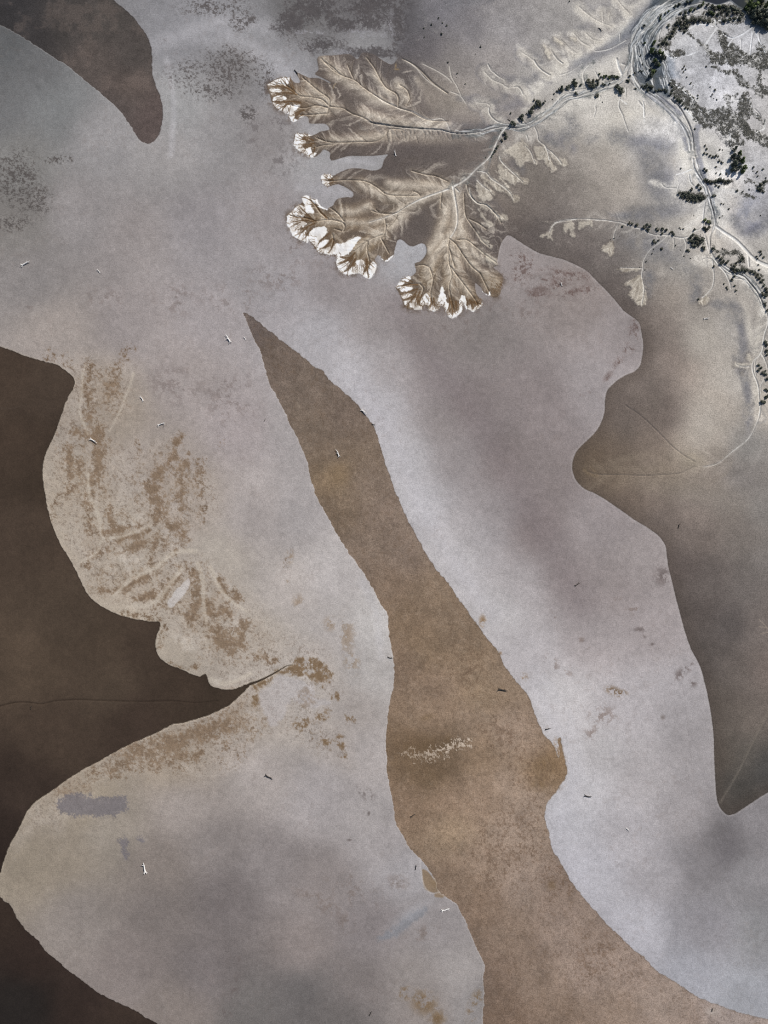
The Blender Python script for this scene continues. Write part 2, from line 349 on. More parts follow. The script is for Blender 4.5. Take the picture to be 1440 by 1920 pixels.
# rust-dark stains (crisp)
KEY = multi_sd([Z(480,1060,3,p) for p in (
 [(-20,680),(40,640),(100,605),(180,570),(250,520),(320,520),(390,560),(430,640),(360,680),(300,640),(200,620),(130,600),(100,640),(50,680),(0,720)],
 [(230,730),(290,695),(340,735),(320,780),(260,790)],
 [(200,880),(320,860),(350,830),(400,800),(410,850),(330,880),(250,930),(200,920)],
 [(320,960),(380,945),(420,980),(480,960),(520,1100),(450,1060),(360,1010)],
 [(430,730),(470,725),(470,750),(430,752)],[(500,850),(550,860),(550,880),(510,875)],[(-10,720),(20,740),(20,790),(-15,800)])], 14)
mottle(cov(KEY + (N_fine - .5) * 22, 4), (112,90,66), .40, .56, edgy, .85)
paint(cov(poly_sd(Z(480,1060,3,[(20,700),(80,680),(90,640),(150,620),(220,640),(330,680),(340,740),(420,770),(330,800),(240,780),(200,750),(160,850),(90,900),(20,780)]), 14) + (N_fine - .5) * 14, 3), (178,173,174), .55)
# pale rills across the stained coast
rill = sfield([(smooth(p), a, b) for p, a, b in (
 ([(160,685),(155,705),(153,740),(149,765),(153,785),(160,800),(165,815)], 2.2, 1.6),
 ([(250,700),(243,725),(235,745),(228,765),(215,790),(205,808)], 2.2, 1.4),
 (Z(0,960,3,[(545,0),(565,80),(575,140),(650,145),(740,120),(850,75)]), 3, 2),
 (Z(0,960,3,[(1100,220),(980,230),(880,310),(740,380),(640,470)]), 4, 3),
 (Z(0,960,3,[(1020,320),(960,400),(900,480),(830,525),(720,530)]), 4, 3),
 (Z(0,960,3,[(1110,290),(1140,380),(1145,500),(1160,620)]), 4, 3),
 (Z(0,960,3,[(1185,310),(1230,420),(1300,500),(1390,560)]), 4, 2),
 (Z(0,960,3,[(570,160),(540,230),(480,270),(440,290)]), 3, 2),
 ([(395,1275),(420,1282),(445,1276),(470,1262)], 5, 3),
 ([(165,890),(168,930),(185,965),(190,985)], 3, 2))], 10) + (N_fine - .5) * 4
paint(cov(rill, 2.6), (190,180,166), .62)
pk = multi_sd([Z(0,960,3,[(945,530),(950,495),(1000,430),(1060,372),(1072,395),(1045,455),(1000,505),(965,538)]),
               ], 10) + (N_fine - .5) * 4
paint(cov(pk, 1.5), (200,196,195), .7)
paint(blobs([(235,1055,40,20,-15),(345,1200,30,16),(350,1215,20,10),(420,1275,24,9,-10),(250,975,30,12)]) * ss(.4, .55, N_fine2), (200,192,182), .5)
# slate patches
sp = multi_sd([Z(0,1440,3,[(320,200),(350,160),(400,140),(470,150),(560,165),(700,160),(715,225),(640,265),(430,272),(345,245)]),
               Z(0,1440,3,[(672,400),(712,395),(715,440),(712,505),(690,500),(680,450)]), Z(0,1440,3,[(770,395),(815,400),(815,425),(790,425)])], 10) + (N_fine - .5) * 8 + (G4 - .5) * 9
paint(cov(sp, 3), (116,111,114), .85)
paint(cov(poly_sd(Z(480,1440,3,[(690,950),(780,890),(850,825),(950,780),(960,810),(880,880),(780,950),(700,980)]), 14) + (N_fine - .5) * 16, 5), (128,130,136), .7)
paint(blobs([(770,1712,50,12,-32)]), (168,168,173), .4)
mottle(blobs([(660,1670,60,30,20),(640,1650,40,16),(745,1655,26,16),(790,1750,36,14,-25),(650,1730,20,20),(600,1690,60,20,30)]), (112,99,92), .46, .62, edgy, .55)
mottle(blobs([(795,1880,28,22,35),(820,1910,16,18),(760,1862,20,14),(890,1885,12,34,20)]), (110,88,62), .40, .56, edgy, .85)
mottle(blobs([(815,1600,8,20,-30),(818,1655,12,14,60)]), (150,128,100), .35, .5, edgy, .85)
paint(cov(poly_sd(Z(480,1440,3,[(935,570),(965,585),(1010,640),(1035,700),(1000,700),(955,685),(940,640)]), 8) + N_wig * 3, 1.2), (132,112,90), .85)
paint(cov(sfield([(Z(480,1440,3,[(1015,715),(1045,715)]), 4, 5)], 6), 1.2), (140,120,98), .8)
paint(cov(sfield([(smooth(Z(480,1440,3,[(920,480),(925,560),(945,660),(985,705),(1040,700),(1100,745),(1140,770)])), 1.6, 1.4)], 5), 1.2), (188,182,180), .5)
# grey-black algae freckles along the top
grain_stain(blobs([(700,10,80,34),(590,15,60,36),(600,85,50,20),(745,40,26,50),(545,45,40,30),(690,98,80,14),(640,45,60,20),(700,40,60,30)]) * .80, (80,76,77), .85, .35 * G3 + .25 * G1 + .4 * G4)
paint(blobs([(770,40,16,60),(760,90,20,24)]), (80,77,80), .6)
grain_stain(blobs([(430,128,70,46),(400,12,70,20),(455,40,30,20),(500,150,24,36),(400,170,60,20),(465,215,20,20),(350,140,40,40,0,.6)]) * .52, (82,77,76), .8, .2 * G1 + .8 * G4)
mottle(blobs([(300,78,16,10),(310,140,22,20),(500,185,18,24),(520,235,30,20),(530,300,40,30),(480,250,30,30)]), (100,94,94), .53, .66, N_fine2, .6)
grain_stain(blobs([(30,335,46,60),(60,375,40,36),(110,300,30,10),(20,420,30,16),(50,415,16,8)]) * .5, (80,75,73), .8, .2 * G1 + .8 * G4)
grain_stain(blobs([(690,62,56,11),(640,98,36,9),(733,40,7,40),(580,60,36,7)]) * .55, (160,159,164), .65, .4 * G3 + .6 * G4)
# freckles all over
frk = blobs([(620,470,60,40),(560,470,40,30),(520,520,60,30),(450,560,80,30),(330,560,40,40),(200,560,50,20),(60,570,20,12),(1000,545,50,40),(1060,540,60,30),(330,720,60,40),(430,750,60,60),(900,590,70,30),(850,610,60,20),(980,590,40,20)])
mottle(frk, (112,100,96), .55, .68, N_fine2, .45)
grain_stain(np.full((NY, NX), .035, np.float32) + .03 * ss(.5, .7, N_big), (116,104,98), .55, G1)
grain_stain(np.full((NY, NX), .16, np.float32), (196,190,190), .10, 1 - GS)
# mottles on the right-hand flat
mottle(blobs([(1190,620,14,20),(1180,650,16,14,40),(1160,675,18,6,-50),(1140,705,14,6,-50),(1110,730,10,5,-45),(1092,742,6,4),(1060,515,50,10,10),(1080,545,50,8,-12),(1045,530,30,14),(1010,545,30,10),(1100,505,16,8,40)]), (104,88,84), .47, .60, edgy, .6)
grain_stain(blobs([(1190,615,12,22),(1178,655,16,12,40),(1160,680,16,6,-50),(1140,706,12,5,-50),(1060,512,54,10,10),(1085,546,46,8,-14),(1045,530,34,16),(1010,548,34,9),(1105,508,18,8,40),(975,500,30,30)]) * .5, (100,84,80), .8, .5 * G1 + .5 * G4)
mottle(blobs([(1150,1295,16,8,15),(1163,1300,14,7)]), (104,82,58), .44, .54, N_fine2, .9)
paint(blobs([(1243,1345,5)]), (112,102,98), .7)
mottle(blobs([(1222,1208,6,3.5,-10),(1208,1190,5,8,30),(1290,1250,16,10,-30),(1275,1265,16,10,-40),(1300,1280,8,8),(1245,1080,20,20),(1255,1060,16,8),(1200,1180,14,5),(1096,1202,4,2)]), (104,94,92), .42, .56, N_fine2, .8)
mottle(blobs([(1040,1160,8,16,-25),(1035,1245,12,20,-30),(1060,1260,20,5,20),(1110,1215,10,4,-20),(1090,1200,14,5),(1190,1140,18,14),(1160,1130,14,10),(1110,1375,16,12),(1120,1360,10,10),(1130,1340,30,20)]), (126,112,106), .54, .66, N_fine2, .7)
mottle(blobs([(980,1270,10,8),(935,1225,7,4),(905,1165,7,12),(1047,1405,8,20,-10),(1056,1440,7,22),(1050,1468,10,12,30)]), (122,92,60), .42, .56, edgy, .85)
mottle(blobs([(650,1190,16,40),(660,1240,16,24),(620,1170,14,14),(560,1130,12,16),(545,1045,6,14,10),(535,1090,7,7)]), (140,122,104), .50, .62, N_fine2, .7)
mottle(blobs([(440,1850,10,28,15),(425,1895,16,14),(690,1490,14,12,40),(675,1480,10,10),(655,1575,6,3),(440,1800,14,10),(690,1525,10,7)]), (100,92,90), .50, .60, N_fine, .8)
mottle(blobs([(1360,1690,10),(1415,1690,8),(1380,1720,6)]), (128,124,124), .5, .6, N_fine2, .6)

# ------------------------------------------------------------------ brown mud tongues and dark shallows
def body(sd, samples, soft, nz, edge=.8, drop=-.12, tint=(1, 1, 1)):
    m = cov(sd, edge)
    F = field(samples, soft, tint=tint) * (1 + nz)[..., None]
    C[...] = C * (1 - m[..., None]) + F * m[..., None]
    H[...] = np.where(sd < 1.5, H + drop * (1 - ss(-1.5, 1.5, sd)), H)
    return m

nz = (N_mid - .5) * .16 + (N_mid2 - .5) * .16 + (N_fine2 - .5) * .14
m_tong = body(sd_tong, [(470,605,96,86,79),(520,680,104,92,81),(580,720,108,96,84),(640,780,108,95,83),(590,800,112,99,85),(630,850,116,102,87),(635,890,124,106,82),(680,900,118,104,90),(640,960,112,97,80),(720,960,124,109,95),(690,1020,122,107,92),
 (760,1040,124,109,95),(740,1100,120,103,86),(800,1120,124,107,88),(760,1150,120,102,82),(850,1180,122,105,86),(800,1220,122,104,83),(760,1250,122,104,86),(880,1240,128,110,89),(820,1290,132,113,94),(900,1300,138,119,96),(950,1270,128,111,92),
 (790,1340,134,115,95),(880,1350,134,116,97),(770,1400,108,90,70),(850,1400,104,88,70),(800,1450,106,89,68),(800,1425,100,84,66),(900,1420,128,109,88),(960,1370,144,126,108),(1000,1400,140,122,104),(1030,1430,126,104,78),(1010,1450,124,103,78),(960,1470,146,128,110),
 (770,1500,130,110,90),(840,1500,134,114,94),(900,1500,142,122,102),(850,1560,144,125,102),(960,1560,146,129,112),(1000,1500,150,133,116),(900,1620,138,120,102),(980,1660,142,126,111),(1040,1670,128,112,98),(860,1650,126,108,90),(900,1700,122,104,87),(950,1750,128,111,95),
 (1060,1740,138,122,108),(1100,1760,134,118,104),(930,1830,118,101,86),(1000,1840,132,115,99),(1100,1830,140,124,110),(1180,1820,142,126,112),(1060,1900,124,107,91),(1150,1900,136,119,103),(1250,1880,146,131,117),(1340,1905,150,138,128),(950,1900,112,95,80),(1300,1915,140,124,110)], 34, nz * .8, tint=(1.04, 1.04, 1.075))
grain_stain(m_tong * .30, (104,86,70), .22, GS)
grain_stain(m_tong * .25, (178,160,144), .22, 1 - GS)
grain_stain(m_tong * .10, (88,72,58), .4, G4)
tex = m_tong * blobs([(1000,1450,60,60),(950,1600,90,80),(1040,1650,40,60),(880,1260,40,60),(950,1380,60,40),(1120,1800,90,50),(980,1540,80,40)])
grain_stain(tex * .42, (108,88,73), .42, .5 * G1 + .5 * G4)
mottle(m_tong * blobs([(1025,1435,22,20),(1010,1470,16,14),(1035,1660,10,12)]), (108,88,64), .40, .6, edgy, .5)
# dark wet patch with pale salt crumbs
mottle(m_tong * blobs([(800,1402,62,20,-8),(850,1390,30,14)]), (98,80,60), .3, .6, N_mid, .6)
grain_stain(m_tong * np.minimum(1, 2.2 * blobs([(780,1413,30,13,-4),(822,1406,30,12,-8),(866,1393,22,15,-10),(805,1420,40,12,-6)])) * .33, (194,180,165), .85, .3 * G1 + .7 * G4, .10)
paint(m_tong * blobs([(560,758,5,9),(556,745,4,4),(565,768,5,4),(634,838,7,5)]) * ss(.4, .6, N_fine), (148,134,120), .6)
paint(m_tong * blobs([(800,1440,62,30,-6),(770,1400,40,30)]), (100,82,64), .35)
paint(m_tong * blobs([(800,1345,16,6,-15)]), (112,92,66), .35)
paint(m_tong * blobs([(635,885,20,28)]), (134,112,84), .25)
paint(m_tong * blobs([(1336,1897,14,8)]), (176,168,160), .5)
paint(m_tong * cov(sfield([(smooth([(745,960),(790,1040),(830,1110),(880,1190)]), 3, 2), (smooth([(660,905),(700,950),(730,985)]), 2, 1)], 14), 6), (146,130,114), .3)
rim = (1 - m_tong) * (1 - ss(0, 2.4, sd_tong))
paint(rim, (192,187,186), .38)
paint(m_tong * (1 - ss(0, 1.6, -sd_tong)), (74,60,46), .35)

m_tl = body(sd_tl, [(30,20,56,54,55),(120,40,68,64,62),(200,40,76,71,68),(60,60,60,57,57),(180,120,88,80,76),(250,100,80,74,71),(240,170,92,82,77),(280,220,92,81,78),(230,195,86,78,75)], 30, nz * .8)
mottle(m_tl, (106,94,88), .5, .72, N_mid2, .35)
nzw = (N_mid - .5) * .10 + (N_big - .5) * .16
m_left = body(sd_left, [(20,700,62,53,47),(100,720,66,57,51),(40,850,60,51,45),(90,900,56,48,42),(60,1000,63,54,48),(120,1150,68,59,52),(200,1200,66,57,50),(260,1200,62,53,47),(60,1250,74,64,56),(200,1290,68,59,52),(350,1290,60,51,45),(420,1300,56,48,42),(100,1380,62,53,47),(250,1360,58,49,44),(50,1480,52,44,40),(10,1560,44,37,34),(430,1310,54,46,40)], 30, nzw, drop=-.2, tint=(1.11, 1.09, 1.05))
m_bot = body(sd_bot, [(10,1720,48,40,36),(60,1800,46,38,35),(40,1880,36,33,32),(150,1880,48,40,37),(240,1910,50,42,38)], 30, nzw, drop=-.2, tint=(1.11, 1.09, 1.05))
rim2 = (1 - m_left) * (1 - ss(0, 3.2, sd_left)); paint(rim2, (206,192,172), .45)
paint(m_left * (1 - ss(0, 2.4, -sd_left)), (34,27,21), .55)
paint((1 - m_bot) * (1 - ss(0, 2.2, sd_bot)), (178,164,150), .35)
paint(m_bot * (1 - ss(0, 2.4, -sd_bot)), (32,26,22), .5)
paint((1 - m_tl) * (1 - ss(0, 2.2, sd_tl)), (172,168,168), .35)
paint(m_tl * (1 - ss(0, 2.0, -sd_tl)), (48,42,40), .45)
# sunken channel through the dark shallows
und = sfield([(smooth(Z(0,960,3,[(-60,1110),(0,1092),(80,1072),(150,1070),(230,1078),(320,1062),(430,1055),(520,1058),(640,1062),(800,1066),(960,1062),(1100,1072),(1230,1062)])), .9, .4)], 8)
paint(cov(und, 1.3), (40,32,26), .65)
H -= .25 * cov(und, 1.6)
und2 = sfield([(smooth(Z(0,960,3,[(100,1080),(430,1064),(640,1072),(800,1075),(960,1070)])), .6, .4)], 8)
paint(cov(und2, 1.6) * m_left, (86,75,66), .35)
paint(cov(sfield([(smooth([(0,765),(20,766),(50,758)]), 1, .5)], 6), 1.5) * m_left, (80,70,62), .5)

# ------------------------------------------------------------------ mud country to the right, with the delta
inM = 1 - ss(-1, 1, sd_mud / (1 + 22 * blobs([(800,20,50,80),(770,90,20,24)])) )
MUDF = field([
 (600,120,112,102,94),(640,150,120,110,102),(700,110,86,80,79),(680,150,104,97,92),(740,130,92,87,86),(760,90,84,82,86),(770,150,100,95,92),(790,40,104,103,107),(830,20,122,121,126),(880,60,126,124,127),(800,90,104,101,104),(950,60,148,146,147),(1030,60,146,144,143),(930,110,150,146,144),(860,110,136,132,130),(1090,20,158,156,154),(1160,10,160,158,156),
 (640,170,98,89,83),(600,175,94,84,77),(560,170,118,102,86),(530,180,112,94,74),(570,205,110,95,80),(600,215,112,100,88),(640,190,118,108,98),(680,200,132,122,112),(720,180,120,112,106),(800,170,138,130,122),(850,200,144,137,128),(900,170,152,147,143),(960,190,150,145,142),
 (640,230,98,88,82),(610,250,92,82,76),(700,235,152,139,123),(760,225,150,139,126),(850,230,128,122,120),(650,280,88,80,76),(590,270,106,90,70),(720,265,96,88,84),(760,290,88,81,78),(800,300,92,85,81),(840,280,104,97,92),(880,300,128,119,110),(740,310,88,80,76),(680,340,108,97,86),(700,320,96,87,80),
 (800,340,146,134,117),(740,370,132,120,104),(650,390,98,87,76),(600,400,112,95,74),(570,410,106,90,70),(640,430,124,107,87),(700,430,116,101,84),(690,480,124,106,82),(640,460,120,102,80),(760,430,88,80,75),(790,430,84,77,73),(800,400,98,90,83),(840,420,146,133,115),(830,470,150,136,117),(880,400,136,127,117),(870,460,144,131,115),(820,520,124,108,88),(780,550,120,102,80),(850,550,112,97,80),(890,520,98,87,77),(920,490,96,88,84),(925,530,112,96,78),(880,570,110,93,74),
 (940,400,106,98,93),(910,440,102,94,88),(930,460,84,77,74),(960,440,90,83,80),(1000,440,92,86,84),(1000,380,112,105,100),(960,360,128,121,114),(1040,420,104,98,95),(1060,350,126,120,115),(1010,330,122,116,110),(1080,300,150,145,139),(1140,300,168,162,154),(1170,350,164,158,150),(1110,360,156,150,143),(1060,400,122,116,112),(1120,400,146,140,134),
 (1100,460,106,100,97),(1080,480,98,91,88),(1130,500,104,98,95),(1150,530,96,89,86),(1180,570,92,85,82),(1160,480,116,111,108),(1200,420,132,129,126),(1220,470,150,147,143),(1210,520,138,133,128),(1260,440,160,157,152),(1280,500,150,147,142),(1260,560,148,140,132),(1230,600,128,119,113),(1210,640,104,96,91),
 (1240,250,180,177,170),(1200,230,190,187,180),(1220,300,150,148,146),(1200,270,160,158,156),(1290,320,205,199,187),(1280,360,168,166,163),(1250,340,146,146,147),(1290,410,172,168,160),(1160,250,176,173,166),(1120,230,186,183,177),(1050,220,178,175,169),(1100,180,182,180,175),(1040,170,176,173,168),(1000,150,170,168,165),
 (1280,150,172,171,170),(1350,130,174,173,172),(1400,80,168,167,165),(1430,60,158,158,156),(1300,100,166,166,165),(1330,210,180,179,177),(1400,230,172,170,168),(1420,310,170,169,168),(1340,300,196,192,183),(1360,360,196,190,179),(1420,380,160,160,163),(1340,430,196,189,178),(1400,460,176,173,168),(1430,520,170,168,163),(1390,570,168,163,156),(1370,620,160,157,153),
 (1300,560,150,145,139),(1330,640,148,143,136),(1300,700,140,131,123),(1260,680,120,111,105),(1230,730,106,98,93),(1340,750,152,143,133),(1320,820,148,139,129),(1380,720,148,145,140),(1250,780,106,97,92),(1180,780,96,88,83),(1160,850,92,82,73),(1110,870,88,77,66),(1220,840,112,102,94),(1280,860,140,130,118),(1240,880,124,114,103),(1150,900,98,87,76),
 (1400,830,126,124,121),(1430,760,170,164,155),(1390,900,116,112,109),(1320,900,124,116,109),(1430,950,118,115,112),(1230,920,112,102,95),(1180,930,98,88,80),(1300,950,118,109,103),(1370,960,120,113,107),(1250,980,98,90,85),(1310,1010,106,98,93),(1400,1020,112,106,101),(1280,1060,84,77,74),(1340,1080,92,86,83),(1400,1100,98,93,90),(1430,1040,110,106,103),
 (1310,1150,80,74,71),(1370,1170,86,81,79),(1430,1180,106,99,95),(1330,1230,76,71,68),(1390,1260,92,86,82),(1430,1260,108,99,94),(1350,1320,82,76,71),(1400,1350,98,91,85),(1360,1420,82,76,70),(1430,1320,100,93,88),(1400,1420,86,82,77),(1430,1440,66,65,64),(1380,1480,68,66,63),(1360,1500,72,68,64),(1365,1520,64,60,57)], 30, 2.0, (1.0, .99, .985))
MUDF *= (1 + (N_mid - .5) * .12 + (N_mid2 - .5) * .12)[..., None]
up = blobs([(1330,150,130,130),(1400,60,80,80),(1360,330,100,120),(1250,250,70,50)])
MUDF *= (1 + .14 * up)[..., None]
C[...] = C * (1 - inM[..., None]) + MUDF * inM[..., None]
dry = inM * (1 - ss(520, 640, PY[:, None] + 0 * PX[None, :]))
grain_stain(dry * .16, (88,84,84), .28, GS)
grain_stain(dry * .16, (214,208,198), .20, 1 - GS)
C *= 1 - (inM * ss(560, 760, PY[:, None] + 0 * PX[None, :]))[..., None] * np.array([-.09, -.09, -.092], np.float32)
H += .10 * cov(sd_mud, 3)
# shore margin: narrow wet dark band inside, brown on the pointed cove
shore_e = sfield([(smooth(SHORE[3:]), 0, 0)], 40)
paint(inM * (1 - ss(0, 34, shore_e)) * ss(430, 700, PY[:, None] + 0 * PX[None, :]), (74,65,59), .34)
paint(inM * (1 - ss(0, 2.5, shore_e)), (58,50,44), .35)
paint((1 - inM) * (1 - ss(0, 5, shore_e)), (180,174,172), .35)

za = lambda p: Z(480,80,4,p)
zb = lambda p: Z(480,340,4,p)
zc = lambda p: Z(700,100,4,p)
zd = lambda p: Z(720,340,4,p)
ze = lambda p: Z(1040,0,3.6,p)
zf = lambda p: Z(1040,280,3.6,p)
zg = lambda p: Z(1040,580,3.6,p)
zh = lambda p: Z(760,0,4,p)
zi = lambda p: Z(1160,0,5.143,p)
zj = lambda p: Z(1240,120,7.2,p)
zk = lambda p: Z(1240,300,7.2,p)
zl = lambda p: Z(1240,480,6.4,p)
zm = lambda p: Z(1140,80,7.2,p)
zn = lambda p: Z(490,130,9,p)
zo = lambda p: Z(530,310,9,p)
zp = lambda p: Z(590,420,8.47,p)
zq = lambda p: Z(730,470,6.26,p)
zr = lambda p: Z(880,100,7.2,p)
zs = lambda p: Z(880,260,7.2,p)
zt = lambda p: Z(1000,60,6.545,p)
zu = lambda p: Z(1120,380,6.545,p)

# ---- soft patches of dry and wet mud
for lst, rgb, k in (
 ([(1200,60,26,70,35),(1150,85,40,18,-38),(1090,125,60,14,-25)], (122,123,130), .5),
 ([(1235,275,40,18,10),(1200,265,30,12),(1280,330,14,40),(1230,330,30,40),(1240,400,60,14,-8),(1180,405,40,8),(1225,460,60,24,10),(1215,520,16,16)], (112,112,118), .62),
 ([(1258,345,16,30)], (122,122,130), .4),
 ([(1403,400,34,36),(1420,425,30,20,-20)], (130,130,138), .85), ([(1410,428,26,8,-25)], (112,112,124), .5), ([(1405,395,20,20)], (158,158,160), .4),
 ([(1388,612,8,46,-12),(1393,660,9,40,8),(1385,690,9,16,20),(1400,730,8,40,-8),(1403,790,9,30,4)], (106,106,114), .65),
 ([(1308,550,8,14,15),(1350,572,34,8,5),(1370,595,10,16,-30)], (104,104,108), .55),
 ([(1055,265,16,18),(1075,275,10,14),(1030,255,14,10),(1020,290,10,8)], (112,111,118), .6),
 ([(960,198,50,12,-25),(985,185,30,9,-30),(1010,165,24,10,-30),(900,192,50,8,12),(950,222,24,8,-20)], (116,114,119), .55),
 ([(980,148,40,6,8),(1005,140,14,6,-40)], (110,108,114), .5),
 ([(1010,205,26,14,-30),(935,150,40,14,35),(890,245,50,8,-8),(840,235,50,6,6),(780,222,30,6)], (122,118,118), .35),
 ([(895,345,24,10,35),(920,380,30,10,40),(950,330,14,8,40),(960,310,14,10,30)], (104,99,100), .5)):
    paint(blobs(lst) * inM * ss(.25, .6, N_mid2), rgb, k)
for lst, rgb, k in (
 ([(1325,790,56,90,15),(1350,700,46,80,12),(1320,640,40,50)], (178,171,162), .7), ([(1190,880,90,10,4),(1240,905,120,26,8),(1180,860,60,10,-14)], (136,124,110), .4), ([(1330,930,110,30,10)], (134,128,121), .4), ([(1180,800,30,50,20),(1230,760,30,60)], (98,90,84), .4),
 ([(1300,865,26,20,20)], (158,148,130), .4),
 ([(1300,330,16,50,6),(1306,270,12,46,-20),(1285,230,14,40,-40),(1240,215,60,12,20),(1180,215,50,14,-10),(1317,380,10,40,6),(1340,380,10,40),(1345,420,14,20)], (216,209,196), .5),
 ([(1375,275,14,26),(1362,300,20,20),(1330,300,24,34),(1330,260,20,10)], (204,200,190), .4),
 ([(1300,460,24,10),(1300,500,30,12,20),(1240,510,10,10)], (190,184,174), .3),
 ([(1420,640,10,60,8),(1405,620,8,50,-10),(1416,720,8,40,-4)], (206,200,188), .55),
 ([(1150,110,50,14,-32),(1080,140,60,12,-28)], (205,202,196), .5)):
    paint(blobs(lst) * inM, rgb, k)
zx = lambda p: Z(825, 0, 3.495, p)
def wash(lst, soft=1.1):
    out = np.zeros((NY, NX), np.float32)
    for p, w, k in lst:
        rch = w * 2.2 + 6
        E0 = sfield([(smooth(p), w * .5, w * .5)], rch)
        E = E0 + (N_mid2 - .5) * w * 1.6 + (N_fine - .5) * w * 1.0 + (GS - .5) * w * .7
        np.maximum(out, k * (1 - ss(-w * .35, w * soft * .9 + 3, E)) * (1 - ss(rch * .6, rch, E0)), out=out)
    return out * inM
sl = wash([(zx(p), w / 3.495, k) for p, w, k in (
 ([(280,470),(370,520),(430,530),(540,545),(600,530),(640,480)],16,.9),([(130,640),(200,640),(300,670),(400,660),(440,620)],22,.8),([(330,740),(350,790)],18,.7),([(520,610),(560,640)],16,.6),([(150,820),(240,830),(380,830)],18,.8),([(0,800),(60,850)],14,.6),
 ([(580,350),(640,380),(660,420)],18,.9),([(740,360),(760,390)],14,.8),([(880,200),(930,180),(960,200)],12,.9),([(930,50),(980,100)],12,.8),([(850,770),(870,830),(820,880)],40,.9),([(690,900),(740,940)],34,.9),([(480,1070),(530,1110)],24,.8),([(220,1180),(280,1120),(330,1170)],24,.6),
 ([(1020,900),(980,920)],30,.7),([(1140,890),(1230,910),(1330,1010),(1400,1120)],44,.85),([(1380,1180),(1440,1100)],30,.7),([(1310,40),(1250,160),(1200,230)],40,.9),([(900,440),(1050,340),(1200,280)],26,.6),([(60,20),(140,20),(320,-10)],30,.7),([(1160,420),(1220,400)],20,.5))]
 + [(zf(p), w / 3.6, k) for p, w, k in (
 ([(600,20),(640,120),(720,200)],60,.7),([(680,250),(720,330),(740,380)],44,.8),([(440,450),(600,420),(720,400),(820,390)],36,.8),([(640,700),(780,740),(900,780),(990,900)],50,.6),([(640,850),(620,960)],30,.8),([(950,920),(940,1000)],28,.9),([(1100,1040),(1220,1060),(1250,1150)],36,.7),([(1210,470),(1280,560),(1370,545),(1440,480)],36,.95),([(420,600),(500,640)],30,.4))]
 + [(zl(p), w / 6.4, k) for p, w, k in (([(940,650),(960,800),(980,950)],50,.9),([(960,1020),(990,1150)],70,.9),([(900,1230),(940,1270)],50,.7),([(960,1400),(1010,1560),(1050,1700),(1040,1900)],60,.8),([(780,560),(830,640),(880,700)],50,.6),([(440,380),(430,470)],40,.8))])
paint(sl * (.35 + .65 * ss(.36, .64, GS)), (106,106,110), .66)
pw = wash([(zx(p), w / 3.495, k) for p, w, k in (
 ([(540,620),(700,530),(820,420),(940,350),(1060,270),(1190,180),(1240,90)],30,1),([(690,290),(740,380)],22,.7),([(760,240),(820,330),(860,350)],24,.8),([(860,230),(930,300)],20,.8),([(940,220),(1000,280)],18,.8),([(900,70),(990,120),(1060,160),(1180,180)],16,.7),([(1150,10),(1200,60),(1230,90)],24,.8),([(510,300),(580,370)],10,.9),
 ([(830,690),(1000,650),(1150,640),(1300,660)],60,.6),([(1000,760),(1200,760),(1300,740)],70,.45),([(420,1000),(520,920),(600,900)],40,.6),([(640,760),(720,715),(800,640),(880,600)],14,.8),([(1150,400),(1165,470),(1200,500)],18,1),([(1000,470),(1100,450)],40,.4),([(950,470),(930,520)],18,.8))]
 + [(zf(p), w / 3.6, k) for p, w, k in (
 ([(870,0),(860,150),(830,250)],50,.95),([(1000,350),(990,430),(940,500),(880,540)],36,.9),([(1090,280),(1110,400),(1130,500)],50,.9),([(1240,290),(1130,285)],16,.9),([(650,220),(720,240),(800,260)],12,.8),([(1100,530),(1250,640),(1330,760),(1440,800)],34,1),([(960,740),(1040,760)],34,.8),([(1180,840),(1290,880),(1380,980),(1410,1100)],22,1),([(1000,280),(1030,380)],14,1),([(960,160),(1000,240)],24,.9))]
 + [(zj(p), w / 7.2, k) for p, w, k in (([(0,500),(150,700),(260,900),(300,1150),(300,1400)],80,.95),([(600,1400),(760,1440)],100,.6),([(880,980),(920,1100),(900,1300)],40,.8),([(330,640),(480,760)],50,.8),([(220,310),(330,380),(480,490)],16,1),([(860,420),(960,470)],16,.9),([(560,900),(540,1050)],30,.5))])
paint(pw * (.6 + .4 * ss(.25, .65, 1 - GS)), (226,221,212), .85)
paint(wash([(zi(p), w / 5.143, k) for p, w, k in (([(500,540),(490,640),(520,720)],50,.8),([(-20,360),(60,300),(130,250)],60,.5))]), (120,130,142), .7)
band = sfield([(smooth([(985,205),(1023,150),(1060,120),(1107,92),(1152,66),(1180,30),(1225,-10)]), 7, 9)], 30) + (N_mid2 - .5) * 22
paint(cov(band, 8), (206,201,192), .65)
dband = sfield([(smooth([(1245,-30),(1215,20),(1180,64),(1135,92),(1080,118)]), 12, 7)], 30) + (N_mid2 - .5) * 22
paint(cov(dband, 10), (120,122,130), .55)
brd = poly_sd(Z(1040,0,3.6,[(690,-40),(980,-20),(960,40),(830,90),(720,190),(660,290),(740,420),(780,620),(720,640),(620,610),(550,480),(520,340),(560,180),(620,80)]), 20) + (N_mid2 - .5) * 16
paint(cov(brd, 6), (76,84,92), .92)
grain_stain(cov(brd, 6) * .35, (62,69,74), .7, GS)
grain_stain(cov(brd, 6) * .16, (184,188,190), .6, 1 - GS)

